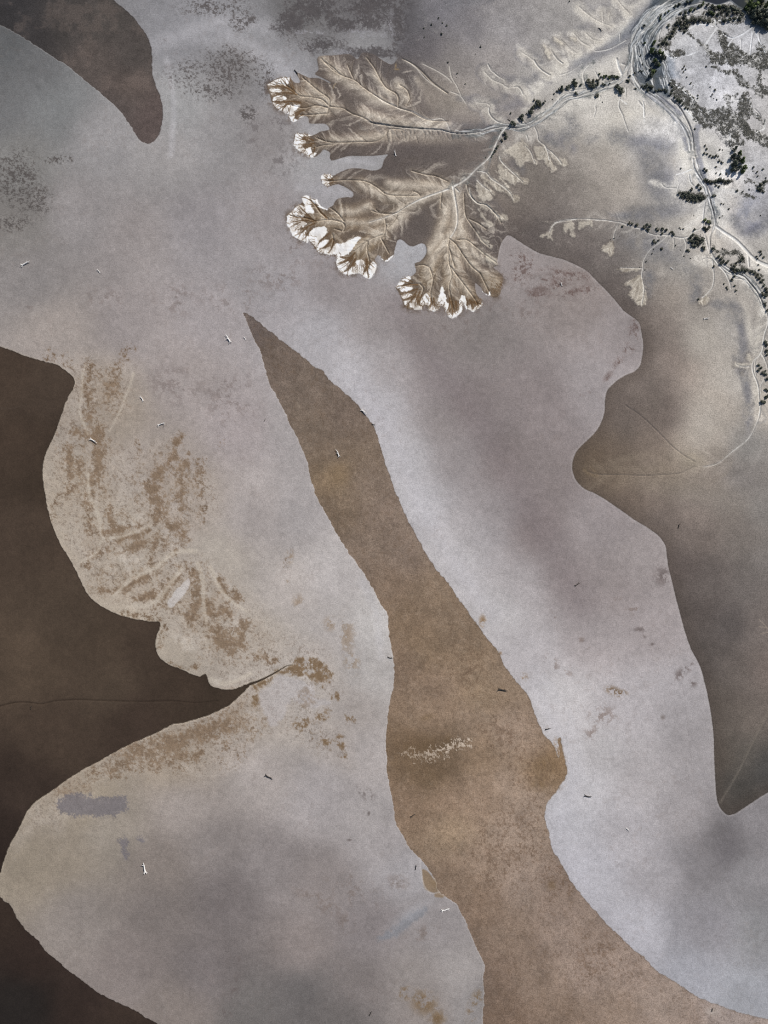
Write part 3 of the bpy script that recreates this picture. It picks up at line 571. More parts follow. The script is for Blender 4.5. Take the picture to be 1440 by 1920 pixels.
# ---- delta: trunk ridges, veins, creases
CREASE = [za([(1440,590),(1290,580),(1170,520),(1080,490),(1000,460),(900,400),(800,330),(740,280),(640,245),(560,190),(490,120)]),
 za([(740,280),(710,220),(690,170)]), za([(630,240),(580,190),(520,150)]),
 za([(1065,480),(1070,420),(1050,380),(980,340),(930,270),(890,190),(830,110)]), za([(1130,465),(1155,420),(1130,350),(1080,320)]),
 za([(1250,645),(1080,630),(900,610),(800,560),(720,530),(650,490),(560,480),(500,430),(420,410),(330,400),(270,350),(200,310),(130,320)]),
 za([(550,480),(550,420),(480,370),(420,320),(350,260)]), za([(545,500),(530,540)]), za([(540,490),(450,470),(360,490),(260,470)]), za([(540,530),(430,540),(330,540)]),
 za([(1100,650),(1000,650),(970,700),(900,740),(780,745),(640,750),(540,745),(450,710)]), za([(600,760),(500,770),(430,790)]),
 za([(1440,380),(1330,300),(1250,220),(1180,160),(1100,120)]),
 za([(530,1040),(680,1030),(820,1040),(900,1080),(990,1140),(1150,1150),(1230,1145)]), za([(1170,960),(1280,990),(1350,1000),(1440,1040)]),
 za([(870,1260),(940,1280),(1050,1280),(1150,1210)]),
 zb([(1180,75),(1210,85),(1235,110)]), zb([(540,280),(480,230),(440,170),(400,140)]), zb([(660,300),(630,260),(590,220),(545,190)]),
 zb([(655,375),(668,340),(650,310),(560,290),(430,300)]), zb([(640,370),(590,355)]), zb([(970,290),(975,350),(960,410),(940,430)]),
 zb([(900,210),(930,235),(1040,245)]), zb([(840,450),(835,520),(850,600),(830,700)]), zb([(940,430),(1000,540)]), zb([(575,400),(580,450),(560,500)]), zb([(1395,90),(1385,200)]),
 zb([(950,400),(850,440),(740,520),(650,600)]), zb([(430,300),(380,330),(300,390)]), zb([(430,290),(350,270),(260,260)]), zb([(1060,260),(1030,310),(990,350)]),
 zd([(600,90),(605,180),(615,260),(680,360),(740,450),(790,490)]), zd([(620,20),(640,90),(700,160),(770,180),(840,250),(880,310)]),
 zd([(490,430),(540,470),(600,560),(660,640),(720,690),(740,730),(800,850)]), zd([(490,440),(485,520),(490,620),(510,700),(490,780),(500,860),(520,960)]),
 zd([(500,640),(560,720),(620,800),(680,880),(700,920)]), zd([(480,470),(500,540),(530,640)]), zd([(550,440),(620,440),(700,500),(770,560),(840,610)]), zd([(640,280),(720,320),(765,355)]),
 zd([(430,110),(425,200)]), zd([(345,650),(370,740),(350,830),(360,920)]), zd([(330,640),(290,625),(240,635)]), zd([(270,770),(295,800),(280,850),(250,900)]), zd([(270,765),(200,770),(130,790)]), zd([(440,620),(380,700),(360,780)])]
CREASE_N = [zh([(0,450),(80,510),(150,590),(230,650),(300,695)]), zh([(330,500),(345,580),(380,640),(415,715)]), zh([(130,480),(230,530),(310,580),(350,620)]), zh([(340,690),(410,720),(450,775)]),
 zh([(620,490),(680,560),(745,605)]), zh([(590,540),(650,600),(720,630),(770,660),(840,650),(870,680),(905,740)]), zh([(880,400),(950,450),(1000,510),(1080,565)]),
 zh([(1090,380),(1120,420),(1175,480)]), zh([(1150,300),(1200,350),(1260,400)]), zh([(1290,280),(1310,310),(1380,350)]), zh([(1350,250),(1400,300)]),
 zc([(0,310),(80,370),(150,390),(200,420),(300,440),(370,480),(430,500),(510,490),(545,520),(570,575)]),
 zh([(530,770),(610,780),(635,800),(620,830),(650,890),(710,920)]), zh([(1250,380),(1280,400)]),
 ze([(420,0),(450,40),(500,90)]), ze([(160,45),(210,90),(280,140),(380,180)]), ze([(320,85),(325,150)]), ze([(370,90),(360,140)]),
 ze([(40,270),(80,310),(130,360)]), ze([(130,230),(170,280),(220,310)]), ze([(210,230),(260,270),(310,280)])]
random.seed(3)
def veins(paths, n, lo, hi, ang=(24, 46)):
    out = []
    for p in paths:
        q = smooth(p, 4)
        if len(q) < 6: continue
        for _ in range(max(1, int(len(q) * 4 * n / 100))):
            i = random.randrange(1, len(q) - 2)
            dx, dy = q[i + 1][0] - q[i - 1][0], q[i + 1][1] - q[i - 1][1]
            a = math.atan2(dy, dx) + math.radians(random.uniform(*ang)) * random.choice((-1, 1))
            L = random.uniform(lo, hi); pts = [q[i]]; x, y = q[i]
            for k in range(4):
                a += random.uniform(-.18, .18); x += math.cos(a) * L / 4; y += math.sin(a) * L / 4; pts.append((x, y))
            out.append(pts)
    return out
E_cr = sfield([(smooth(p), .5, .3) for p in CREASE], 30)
tri = multi_sd([[(950,430),(900,330),(950,240),(820,220),(760,120),(590,100),(490,140),(490,240),(530,600),(860,605),(950,560)]], 30)
dl = cov(tri, 10) * inM
LOBES = [za([(1440,620),(1250,620),(1050,590),(900,560),(800,520)]), za([(1000,470),(880,420),(780,350),(680,290),(560,230)]), za([(1000,390),(940,320),(890,240)]), za([(1120,420),(1080,350),(1060,320)]), za([(650,250),(560,180),(510,130)]),
 za([(600,500),(500,440),(400,420),(300,390)]), za([(1000,690),(860,720),(700,730),(560,730)]), za([(540,440),(470,390),(400,330)]), za([(530,520),(440,510)]),
 za([(1440,1090),(1300,1080),(1150,1070),(1000,1060)]), za([(1200,1160),(1000,1160),(880,1110),(780,1060)]), zb([(1430,70),(1250,130),(1120,200),(1000,270),(850,310),(650,310),(500,300)]), zb([(960,390),(850,450),(760,520)]), zb([(840,190),(740,230),(650,230)]), zb([(1100,270),(1000,340),(880,390)]),
 zd([(520,80),(540,220),(540,320),(480,430),(480,560)]), zd([(470,180),(450,300),(400,440),(340,520)]), zd([(480,440),(400,540),(340,630),(330,720)]), zd([(560,320),(600,430),(680,540),(740,580)]), zd([(600,480),(640,590),(700,660)]), zd([(500,500),(560,640)]), zd([(500,640),(500,780)]), zd([(570,740),(640,850)]), zd([(700,560),(800,600)]), zd([(760,700),(850,760)]),
 zh([(350,720),(200,680),(100,600)]), zh([(330,650),(250,580),(180,530)]), zh([(300,560),(290,520)]), zh([(560,850),(400,820),(200,720)])]
E_lobe = sfield([(smooth(p), 3, 2) for p in LOBES], 30) + (N_mid2 - .5) * 7
paint(dl * (1 - ss(-4, 13, E_lobe)), (186,175,159), .82)
paint(dl * ss(6, 20, E_lobe), (84,77,74), .5)
paint(dl * (1 - ss(0, 9, E_cr)), (150,136,117), .28)
# brown, algae-rich lobe ends
tips = blobs([(528,180,30,28),(560,200,20,20),(570,270,22,20),(620,337,16,12),(565,410,38,42),(615,460,36,24),(675,495,34,20),(785,565,44,20),(850,575,44,22),(925,540,22,26),(725,482,10,10),(895,568,24,14)])
paint(tips * dl, (114,96,76), .52)
def nfield(paths, R):
    """nearest curve: distance, signed side and distance along it"""
    D = np.full((NY, NX), float(R), np.float32); T = np.zeros((NY, NX), np.float32); SD = np.zeros((NY, NX), np.float32)
    base = 0.0
    for pts in paths:
        for i in range(len(pts) - 1):
            ax, ay = pts[i]; bx, by = pts[i + 1]
            xa, xb = np.searchsorted(PX, (min(ax, bx) - R, max(ax, bx) + R)); ya, yb = np.searchsorted(PY, (min(ay, by) - R, max(ay, by) + R))
            L = math.hypot(bx - ax, by - ay)
            if xa >= xb or ya >= yb or L < 1e-6: continue
            X = PX[xa:xb][None, :]; Y = PY[ya:yb][:, None]
            dx, dy = (bx - ax) / L, (by - ay) / L
            t = np.clip((X - ax) * dx + (Y - ay) * dy, 0, L)
            ex, ey = X - ax - t * dx, Y - ay - t * dy
            d = np.sqrt(ex * ex + ey * ey)
            m = d < D[ya:yb, xa:xb]
            D[ya:yb, xa:xb][m] = d[m]; T[ya:yb, xa:xb][m] = (t + base)[m]; SD[ya:yb, xa:xb][m] = np.sign(ex * dy - ey * dx)[m]
            base += L
        base += 137.0
    return D, T, SD
def noise1(u, seed):
    Rn = np.random.default_rng(seed).random(4096).astype(np.float32)
    i = np.floor(u).astype(np.int64); f = (u - i).astype(np.float32); f = f * f * (3 - 2 * f)
    return Rn[i % 4096] * (1 - f) + Rn[(i + 1) % 4096] * f
def feather(paths, R, slant, p1, seed):
    """barbs that leave a channel at a slant, as sheet-wash does: about -1..1"""
    D, T, SD = nfield([smooth(p, 4) for p in paths], R)
    u = T + slant * D + SD * 53.0 + (N_fine - .5) * 9 + (N_mid2 - .5) * 10
    v = noise1(u / p1 + D / 60, seed) * .5 + noise1(u / (p1 * .45) + D / 25, seed + 1) * .35 + noise1(u / (p1 * .22), seed + 2) * .15
    return (v - .5) * 2 * (1 - ss(R * .55, R, D)), D
FE, FD = feather(CREASE, 34, -1.15, 7.0, 21)
fe = np.clip(FE * 1.5, -1, 1) * dl
paint(np.clip(-fe, 0, 1), (84,75,67), .36)
paint(np.clip(fe, 0, 1), (200,190,174), .52)
H += .06 * fe
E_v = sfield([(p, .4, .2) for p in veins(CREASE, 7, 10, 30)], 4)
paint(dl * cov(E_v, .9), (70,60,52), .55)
E_v_lit = sfield([([(x - 1.4, y + 1.1) for x, y in p], .4, .2) for p in veins(CREASE, 5, 10, 30)], 4)  # sunlit lower-left edge of side veins, painted pale
paint(dl * cov(E_v_lit, 1.0), (200,188,170), .5)
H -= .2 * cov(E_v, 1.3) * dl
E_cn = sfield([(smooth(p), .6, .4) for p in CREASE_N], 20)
FL = zh([(590,540),(600,545)])[:0] + CREASE_N[5:10] + CREASE_N[12:]
FN, FND = feather(FL, 20, -1.0, 6.0, 31)
paint(inM * (1 - ss(3, 15, FND + (N_fine - .5) * 14)), (196,190,180), .5)
paint(inM * ss(10, 15, FND) * (1 - ss(15, 20, FND)) * ss(.4, .6, N_mid2), (120,118,122), .35)
fn = np.clip(FN * 1.5, -1, 1) * inM
paint(np.clip(-fn, 0, 1), (112,108,108), .35); paint(np.clip(fn, 0, 1), (216,210,200), .4)
paint(inM * (1 - ss(0, 7, E_cn)), (176,169,158), .25)
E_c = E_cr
paint(inM * cov(sfield([([(x + 1.7, y - 1.4) for x, y in smooth(p)], .5, .3) for p in CREASE_N], 6), 1.1), (92,90,92), .5)  # dark upper-right edge: the bank's shade put into the colour
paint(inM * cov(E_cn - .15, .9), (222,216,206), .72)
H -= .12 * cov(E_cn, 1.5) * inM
E_lit = sfield([([(x - 1.5, y + 1.2) for x, y in smooth(p)], .7, .5) for p in CREASE], 6)  # lit bank on the lower-left of each crease, painted as a pale line
paint(inM * cov(E_lit, 1.0), (206,194,174), .55)
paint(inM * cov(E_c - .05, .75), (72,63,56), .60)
H -= .55 * cov(E_c - .4, 1.4) * inM
H += .45 * (1 - ss(-3, 16, E_lobe)) * dl
paint(dl * blobs([(744,130,6,2),(742,124,2,6,10)]), (150,126,88), .6)
paint(dl * cov(sfield([(zn([(1215,320),(1220,280),(1260,240)]), .6, .5)], 4), 1), (150,128,90), .7)

# bumpy little gullies under the main creek
GUL = [zc([(x, 580), (x + random.uniform(-18, 22), 610), (x + random.uniform(-26, 30), 640 + random.uniform(0, 40))]) for x in range(100, 800, 34)]
E_g = sfield([(smooth(p, 2), 1.0, .4) for p in GUL], 8)
gz = blobs([(790,258,110,14,2),(745,258,50,12)])
paint(gz, (160,148,132), .45); paint(gz * cov(E_g, 1.6), (116,106,96), .35)
H -= .5 * cov(E_g, 2.2) * np.minimum(1, gz * 2)

C *= 1 + dl[..., None] * np.array([.055, .06, .075], np.float32)

# toes of sand on the east side of the delta
TOE = [zs([(60,640),(110,580),(230,660),(330,760),(300,850),(180,860),(90,760)]), zs([(120,500),(180,460),(260,520),(370,590),(440,670),(540,730),(600,740),(670,760),(690,820),(640,870),(580,840),(520,760),(420,730),(330,700),(220,600),(140,560)]),
 zs([(360,430),(410,330),(500,400),(600,470),(700,520),(780,530),(825,580),(740,640),(690,590),(620,650),(520,600),(410,540)]),
 zs([(430,190),(540,90),(680,40),(780,130),(830,230),(890,330),(780,330),(720,400),(640,380),(600,290),(520,230)]),
 zs([(860,110),(950,90),(1010,130),(1070,220),(1130,340),(1200,400),(1160,445),(1050,400),(1000,320),(900,290)]), zs([(1040,130),(1120,180),(1220,280),(1290,260),(1330,320),(1290,390),(1220,360),(1140,330)]),
 zs([(110,870),(200,890),(300,960),(390,1000),(460,1000),(520,1060),(510,1130),(430,1130),(340,1060),(240,990),(150,950)]),
 zd([(850,250),(900,240),(935,280),(920,310),(870,300)]), zd([(740,430),(790,450),(800,490),(770,480)]), zd([(770,550),(840,590),(850,625),(800,620),(750,590)]),
 zu([(530,880),(480,910),(380,950),(310,1010),(330,1030),(390,1020),(400,1080),(360,1140),(420,1190),(470,1260),(540,1295),(590,1270),(620,1170),(610,1080),(570,950)]), zu([(540,800),(400,800),(290,790),(220,815),(270,850),(270,880),(350,880),(440,850),(540,840)]),
 zu([(190,460),(120,490),(50,550),(60,600),(100,630),(150,670),(190,660),(210,560),(200,490)]), zu([(1330,1130),(1280,1160),(1225,1220),(1240,1250),(1290,1280),(1330,1250),(1370,1210),(1390,1170)]),
 zd([(1270,310),(1300,310),(1255,380),(1270,440),(1265,460),(1240,430),(1210,425),(1190,455),(1165,410),(1200,390),(1240,360)]), zd([(1155,290),(1280,305),(1240,315),(1160,300)]),
 zf([(60,490),(250,480),(250,560),(235,520),(160,545),(150,500),(120,585),(105,540),(75,560)]),
 zl([(870,1290),(940,1320),(1050,1320),(1050,1360),(950,1350),(890,1330)]), zl([(1010,1200),(1070,1180),(1100,1240),(1070,1320),(1010,1260)]), zl([(950,1400),(1010,1420),(1030,1440),(970,1430)]),
 zt([(250,60),(300,80),(380,150),(330,180),(270,130)]), zt([(110,160),(180,180),(220,260),(200,350),(140,300)]), zt([(420,60),(500,60),(540,110),(480,120)])]
TPS = [zs([(405,240),(430,310),(520,400),(640,510),(740,600)]), zs([(110,440),(220,460),(290,540),(380,600),(480,670),(560,750),(620,830)]), zs([(0,680),(30,790),(110,875),(220,890),(310,970),(430,1090)]), zs([(100,560),(180,640),(270,720)]), zs([(900,40),(1000,100),(1060,250),(1120,420)]), zs([(1060,150),(1190,270),(1290,350)]), zs([(700,20),(780,120),(820,220),(890,320)]), zs([(560,80),(640,200),(700,350)]), zs([(360,430),(420,540),(520,660)]), zs([(250,480),(200,600),(330,740)]),
       zd([(700,200),(760,290),(800,330)]), zd([(680,360),(740,450),(800,490)]), zd([(700,500),(770,560),(850,610)]), zd([(1290,312),(1260,340),(1235,420)]), zd([(1360,300),(1360,380)]), zd([(1400,298),(1410,400)]), zu([(540,960),(430,1080)]), zl([(1090,1290),(1000,1310),(900,1300)]), zl([(1100,1230),(1050,1200)])]
E_tp = sfield([(smooth(p), .8, 4.2) for p in TPS], 14)
sd_toe = np.minimum(multi_sd(TOE, 14) + 2.0, E_tp) + (N_fine - .5) * 7 + (G4 - .5) * 3 + N_wig * 4
paint(cov(sd_toe, 2.4) * inM, (190,182,168), .72)
TP = [zs([(405,240),(430,310),(520,400),(640,510),(720,590)]), zs([(110,440),(220,460),(290,540),(380,600),(480,670),(560,750),(600,820)]), zs([(0,680),(30,790),(110,875),(220,890),(310,970),(420,1090)]), zs([(100,560),(180,640),(270,710)]), zs([(1030,140),(1060,250),(1100,400)]), zs([(1100,170),(1190,270),(1280,340)]), zs([(760,60),(800,200),(880,320)]),
      zu([(550,860),(555,1000),(560,1150),(540,1270)]), zu([(540,900),(440,930),(330,1000)]), zu([(540,905),(480,1030),(390,1120)]), zu([(540,805),(400,803),(230,815)]), zu([(200,460),(150,560),(110,640)]), zl([(560,440),(500,500),(450,570)])]
FT, FTD = feather(TP, 16, -1.0, 4.5, 51)
ft = np.clip(FT * 1.6, -1, 1) * inM * np.maximum(cov(sd_toe, 3), .35 * (1 - ss(4, 14, FTD)))
paint(np.clip(-ft, 0, 1), (118,108,98), .45); paint(np.clip(ft, 0, 1), (222,214,200), .6)
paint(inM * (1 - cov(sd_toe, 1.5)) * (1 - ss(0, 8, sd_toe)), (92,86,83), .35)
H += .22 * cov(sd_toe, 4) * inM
ray = []
for c, ends in ((zu([(540,880)])[0], zu([(330,1015),(370,1130),(440,1200),(480,1250),(520,1280),(550,1290),(580,1270),(600,1200),(400,960)])),
                (zu([(190,470)])[0], zu([(60,560),(90,610),(140,660),(170,660),(190,620)])), (zu([(1330,1140)])[0], zu([(1240,1230),(1260,1250),(1290,1270),(1330,1250),(1360,1220)])),
                (zu([(540,805)])[0], zu([(230,815),(280,870)])), (zd([(720,690)])[0], zd([(885,690),(892,715),(890,745),(884,780),(878,805),(872,832),(855,862),(825,858),(797,850)])),
                (zs([(560,760)])[0], zs([(620,860),(670,830),(690,790)])), (zs([(680,540)])[0], zs([(740,630),(780,610),(815,585)])), (zs([(1030,140)])[0], zs([(1080,420),(1160,440)])), (zs([(350,1000)])[0], zs([(440,1120),(500,1110)]))):
    for e in ends:
        mx, my = (c[0] + e[0]) / 2 + random.uniform(-3, 3), (c[1] + e[1]) / 2 + random.uniform(-3, 3)
        ray.append((smooth([c, (mx, my), e], 2), .45, .35))
E_ray = sfield(ray, 5)
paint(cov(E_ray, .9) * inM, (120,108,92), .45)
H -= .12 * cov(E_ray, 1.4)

# ---- white salt fringe and the dark fingers of mud reaching over it
SALT = [zn(p) for p in (
 [(95,265),(190,215),(330,145),(480,150),(450,250),(340,265),(240,260),(130,290)], [(150,320),(250,320),(330,350),(345,378),(250,395),(160,385),(150,350)], [(165,405),(250,410),(240,430),(170,425)],
 [(195,500),(240,460),(300,440),(370,460),(432,495),(380,525),(260,530),(185,550)], [(190,560),(300,580),(390,570),(370,650),(335,695),(240,650)], [(360,690),(420,630),(480,605),(590,600),(660,597),(640,640),(560,700),(540,750),(480,770)],
 [(470,780),(560,740),(585,770),(560,830),(620,850),(540,890),(490,850)], [(590,860),(650,800),(720,785),(700,800),(640,840)],
 [(555,1150),(590,1080),(690,1095),(880,1120),(760,1125),(690,1170),(760,1240),(690,1290),(740,1340),(835,1325),(845,1400),(925,1420),(880,1485),(800,1485),(620,1375),(552,1290)])]
SALT += [zo(p) for p in (
 [(648,180),(790,150),(835,190),(760,240),(790,270),(770,300),(795,352),(710,335),(652,260)],
 [(330,540),(440,515),(500,580),(575,575),(600,640),(650,700),(770,745),(750,758),(640,720),(560,660),(500,640),(480,660),(535,800),(440,790),(350,870),(320,920),(405,985),(330,1060),(300,1100),(400,1085),(390,1170),(440,1200),(420,1300),(330,1270),(180,1200),(85,1030),(70,860),(150,790),(260,665),(370,690)],
 [(440,1195),(500,1080),(600,1040),(690,1035),(742,1070),(752,1120),(690,1200),(600,1290),(560,1390),(500,1310),(435,1255)])]
SALT += [zp([(15,380),(130,260),(200,245),(210,300),(120,390),(180,390),(250,345),(255,390),(225,470),(320,320),(350,300),(430,312),(560,255),(690,192),(732,215),(665,300),(590,420),(480,500),(400,540),(490,550),(360,640),(540,598),(552,635),(460,760),(600,670),(640,690),(655,600),(740,560),(782,580),(800,650),(760,790),(830,740),(880,640),(930,590),(980,640),(970,740),(890,870),(780,840),(710,780),(540,812),(430,785),(348,665),(338,500),(210,492),(50,445)]),
 zp([(1040,500),(1070,555),(1130,580),(1180,540),(1250,495),(1250,520),(1200,555),(1160,605),(1110,590),(1070,565)])]
SALT += [zq(p) for p in (
 [(80,430),(140,350),(190,315),(250,305),(225,355),(170,385),(130,440)], [(120,445),(200,418),(272,440),(220,480),(140,485)], [(140,530),(210,500),(268,520),(200,562),(160,565)], [(170,600),(245,575),(245,620),(200,645)], [(240,660),(260,620),(312,555),(312,620),(295,675)],
 [(290,690),(330,640),(345,650),(385,660),(382,692)], [(365,620),(390,560),(430,490),(465,530),(478,590),(472,650),(430,630),(395,648)], [(455,705),(470,660),(520,640),(555,660),(575,560),(622,408),(640,490),(668,540),(672,600),(705,630),(660,672),(605,640),(570,700),(520,714)],
 [(650,670),(700,630),(690,690),(730,750),(780,710),(820,700),(820,580),(850,530),(880,530),(898,570),(905,640),(935,690),(900,690),(872,630),(858,690),(820,748),(740,792),(695,770)],
 [(925,690),(925,640),(950,640),(970,690),(1010,660),(1085,620),(1085,640),(1040,685),(980,712)], [(1040,590),(1070,590),(1060,612)], [(1165,525),(1178,480),(1190,530)], [(1085,470),(1110,500),(1170,530),(1150,520)])]
sd_salt = multi_sd(SALT, 8) + (N_speck - .5) * 3.4 + (N_fine - .5) * 2.6 + (G4 - .5) * 1.0
FING = []
def fing(Zf, lst):
    for p, a, b in lst:
        q = smooth(Zf(p), 1.5)
        FING.append((q, a, b))
        for k in range(len(q) // 4):
            i = random.randrange(len(q) // 4, len(q))
            j = max(i - 2, 0)
            ang = math.atan2(q[i][1] - q[j][1] + 1e-6, q[i][0] - q[j][0] + 1e-6) + random.choice((-1, 1)) * random.uniform(.45, .8)
            L = random.uniform(2, 5); w = (a + (b - a) * i / len(q)) * .6
            FING.append(([q[i], (q[i][0] + math.cos(ang) * L, q[i][1] + math.sin(ang) * L)], w, .25))
fing(zn, [([(560,400),(420,310),(280,290),(100,275)],2.0,.6),([(420,310),(300,240),(210,205)],1.1,.4),([(480,330),(400,230),(330,150)],1.4,.5),([(540,370),(490,260),(440,165)],1.4,.4),([(560,380),(520,240),(480,150)],1.3,.5),([(300,290),(200,250),(120,235)],.9,.3),([(280,290),(180,330),(110,325)],.8,.3),
 ([(600,430),(450,400),(330,395),(190,430)],1.6,.5),([(330,395),(240,405),(150,395)],.9,.3),([(650,560),(500,540),(380,550),(250,545),(190,540)],2.0,.5),([(420,560),(300,580),(210,590)],1.2,.4),([(460,580),(380,620),(270,690)],1.4,.4),([(430,600),(380,660),(345,700)],1.0,.4),([(380,590),(300,600),(230,650)],.9,.3),
 ([(720,690),(620,720),(520,775),(475,790)],1.8,.4),([(640,740),(580,800),(530,860)],1.5,.4),([(640,740),(600,760),(500,800)],1.2,.3),([(700,760),(650,800),(610,835)],1.5,.4),
 ([(880,1200),(760,1150),(680,1150),(610,1090)],1.6,.4),([(780,1180),(680,1180),(590,1140)],1.3,.4),([(820,1210),(700,1195),(570,1200)],1.0,.3),([(890,1250),(760,1270),(570,1280)],1.3,.4),([(850,1270),(740,1310),(620,1340)],1.3,.4),([(850,1290),(760,1330),(710,1400)],1.2,.3),([(900,1320),(880,1400),(800,1455)],1.6,.5),([(880,1390),(880,1420),(870,1460)],1.0,.3)])
fing(zo, [([(850,240),(780,235),(720,200),(680,170)],1.2,.4),([(850,245),(740,245),(660,245)],1.0,.3),([(850,240),(800,190),(770,155)],.8,.3),([(850,280),(780,310),(715,310)],1.2,.3),([(830,230),(800,170),(800,150)],.7,.3),
 ([(740,890),(640,780),(530,650),(430,570),(320,535)],1.9,.6),([(500,620),(470,570),(450,530)],.9,.4),([(430,570),(400,550),(385,540)],.7,.3),([(600,680),(550,640),(555,600)],1.0,.4),([(480,660),(440,660),(420,660)],.9,.3),
 ([(520,930),(430,840),(340,750),(270,680)],1.7,.5),([(340,750),(280,720),(260,715)],.7,.3),([(430,840),(350,820),(280,795)],1.2,.3),([(560,940),(400,890),(250,880),(80,825)],1.8,.5),([(250,880),(190,840),(150,800)],.9,.3),([(250,890),(170,885),(90,870)],.8,.3),([(520,950),(380,930),(230,945),(90,985)],1.6,.5),([(230,945),(170,930),(130,925)],.7,.3),([(300,960),(200,1000),(120,1050)],1.1,.4),
 ([(540,980),(400,1040),(230,1090)],1.7,.4),([(420,1050),(330,1120),(180,1205)],1.5,.4),([(400,1070),(310,1150),(250,1245)],1.3,.4),([(480,1060),(410,1180),(325,1270)],1.5,.4),([(430,1150),(390,1200),(400,1275)],1.1,.4),
 ([(800,1140),(700,1220),(640,1280),(570,1370)],1.9,.4),([(840,1240),(760,1330),(640,1420)],1.8,.4),([(860,1280),(830,1400),(770,1480)],1.8,.5),([(760,1330),(720,1390),(700,1400)],1.0,.3)])
fing(zp, [([(640,460),(560,530),(410,535)],1.9,.6),([(600,520),(480,590),(350,640)],1.6,.4),([(600,540),(470,610),(340,670)],1.2,.4),([(600,560),(500,650),(410,715)],1.3,.3),([(640,560),(570,690),(450,770)],2.0,.5),([(580,680),(530,740),(525,825)],1.4,.5),([(620,620),(605,690),(605,760)],1.3,.4),([(820,560),(820,690),(770,805)],1.9,.5),([(830,600),(840,740),(855,855)],2.2,.9),([(850,620),(900,660),(945,695)],1.3,.3),([(840,670),(880,710),(900,730)],1.1,.3),([(850,590),(900,620),(960,640)],.8,.3),
 ([(540,720),(480,760),(400,760)],.8,.3)])
fing(zq, [([(330,400),(230,400),(150,410),(75,430)],1.8,.6),([(250,390),(200,370),(140,350)],1.2,.4),([(270,370),(230,340),(190,325)],1.2,.4),([(330,450),(240,480),(120,515)],1.7,.5),([(320,480),(260,550),(160,575)],1.4,.5),([(310,520),(240,600),(160,670)],1.6,.7),([(240,600),(210,660),(220,690)],1.4,.6),([(360,480),(310,590),(300,680)],1.7,.5),([(340,540),(330,640),(320,660)],1.3,.4),([(380,520),(350,620),(370,660)],1.6,.4),
 ([(490,560),(490,640),(475,680)],1.6,.4),([(520,560),(530,640),(545,680)],1.8,.5),([(510,600),(510,650),(510,700)],1.1,.3),([(710,560),(700,660),(670,710)],2.0,.4),([(730,600),(740,700),(740,770)],2.6,.6),([(780,600),(790,680),(800,730)],2.4,.5),([(770,640),(770,720),(780,750)],1.2,.3),([(900,560),(920,630),(920,690)],1.3,.4),([(940,580),(980,660),(970,700)],1.8,.5),([(960,600),(1040,640),(1010,690)],1.8,.4),([(1000,600),(1060,620),(1080,640)],2.0,.8)])
for hx, hy, a0, a1, r0, r1, n in ((550,178,100,262,16,52,34),(586,270,112,262,12,34,26),(622,337,120,250,6,21,16),(578,412,105,268,14,42,38),(622,448,170,300,26,44,20),(672,478,185,330,16,44,32),(790,532,140,300,24,52,34),(812,530,240,290,36,56,14),(846,545,225,315,24,52,26),(888,548,240,330,16,36,18),(925,520,250,350,12,34,18)):
    n = int(n * .85)
    for k in range(n):
        a = math.radians(a0 + (a1 - a0) * (k + random.random()) / n); rr0 = r0 + random.uniform(0, .5) * (r1 - r0); rr1 = rr0 + random.uniform(.25, .75) * (r1 - rr0) + 2
        q = [(hx + math.cos(a) * rr0, hy - math.sin(a) * rr0)]
        for m in range(1, 5):
            aa = a + random.uniform(-.05, .05); r_ = rr0 + (rr1 - rr0) * m / 4
            q.append((hx + math.cos(aa) * r_, hy - math.sin(aa) * r_))
        FING.append((q, random.uniform(.5, .95), .15))
        if random.random() < .6:
            m = random.randrange(1, 4); b = a + random.choice((-1, 1)) * random.uniform(.5, .9); L = random.uniform(2, 5)
            FING.append(([q[m], (q[m][0] + math.cos(b) * L, q[m][1] - math.sin(b) * L)], .45, .15))
E_f = sfield(FING, 5)
w_salt = cov(sd_salt, .9)
paint(w_salt, (247,245,242), .97)
paint(w_salt * blobs([(641,468,14,8,-25),(595,436,14,9,-20),(545,208,8,6),(677,500,6,8),(827,565,6,8),(796,560,5,6)]), (206,205,206), .6)
m_fing = cov(E_f + .1, .75) * (1 - ss(1, 5, sd_mud))
paint(m_fing * cov(sfield([(p, 0, 0) for p in [DELTA]], 60) - 40, 10), (96,74,52), .85)
paint(cov(E_f + .4, .5) * w_salt, (70,53,38), .45)
H += .05 * w_salt
# dark damp halo outside the fringe
halo = (1 - cov(sd_mud, .8)) * (1 - ss(0, 12, sd_mud)) * np.minimum(1, blobs([(560,470,80,50),(640,500,80,30),(770,585,60,24),(880,590,80,24),(940,540,20,40),(515,200,40,60),(560,280,24,30),(545,400,16,60)]) * 1.5)
mottle(halo, (102,90,82), .35, .62, N_fine2, .75)
mottle(dl * tips, (84,64,44), .5, .66, N_streak, .35)
paint((1 - w_salt) * dl * (1 - ss(0, 3.0, -sd_mud)), (74,62,54), .3)

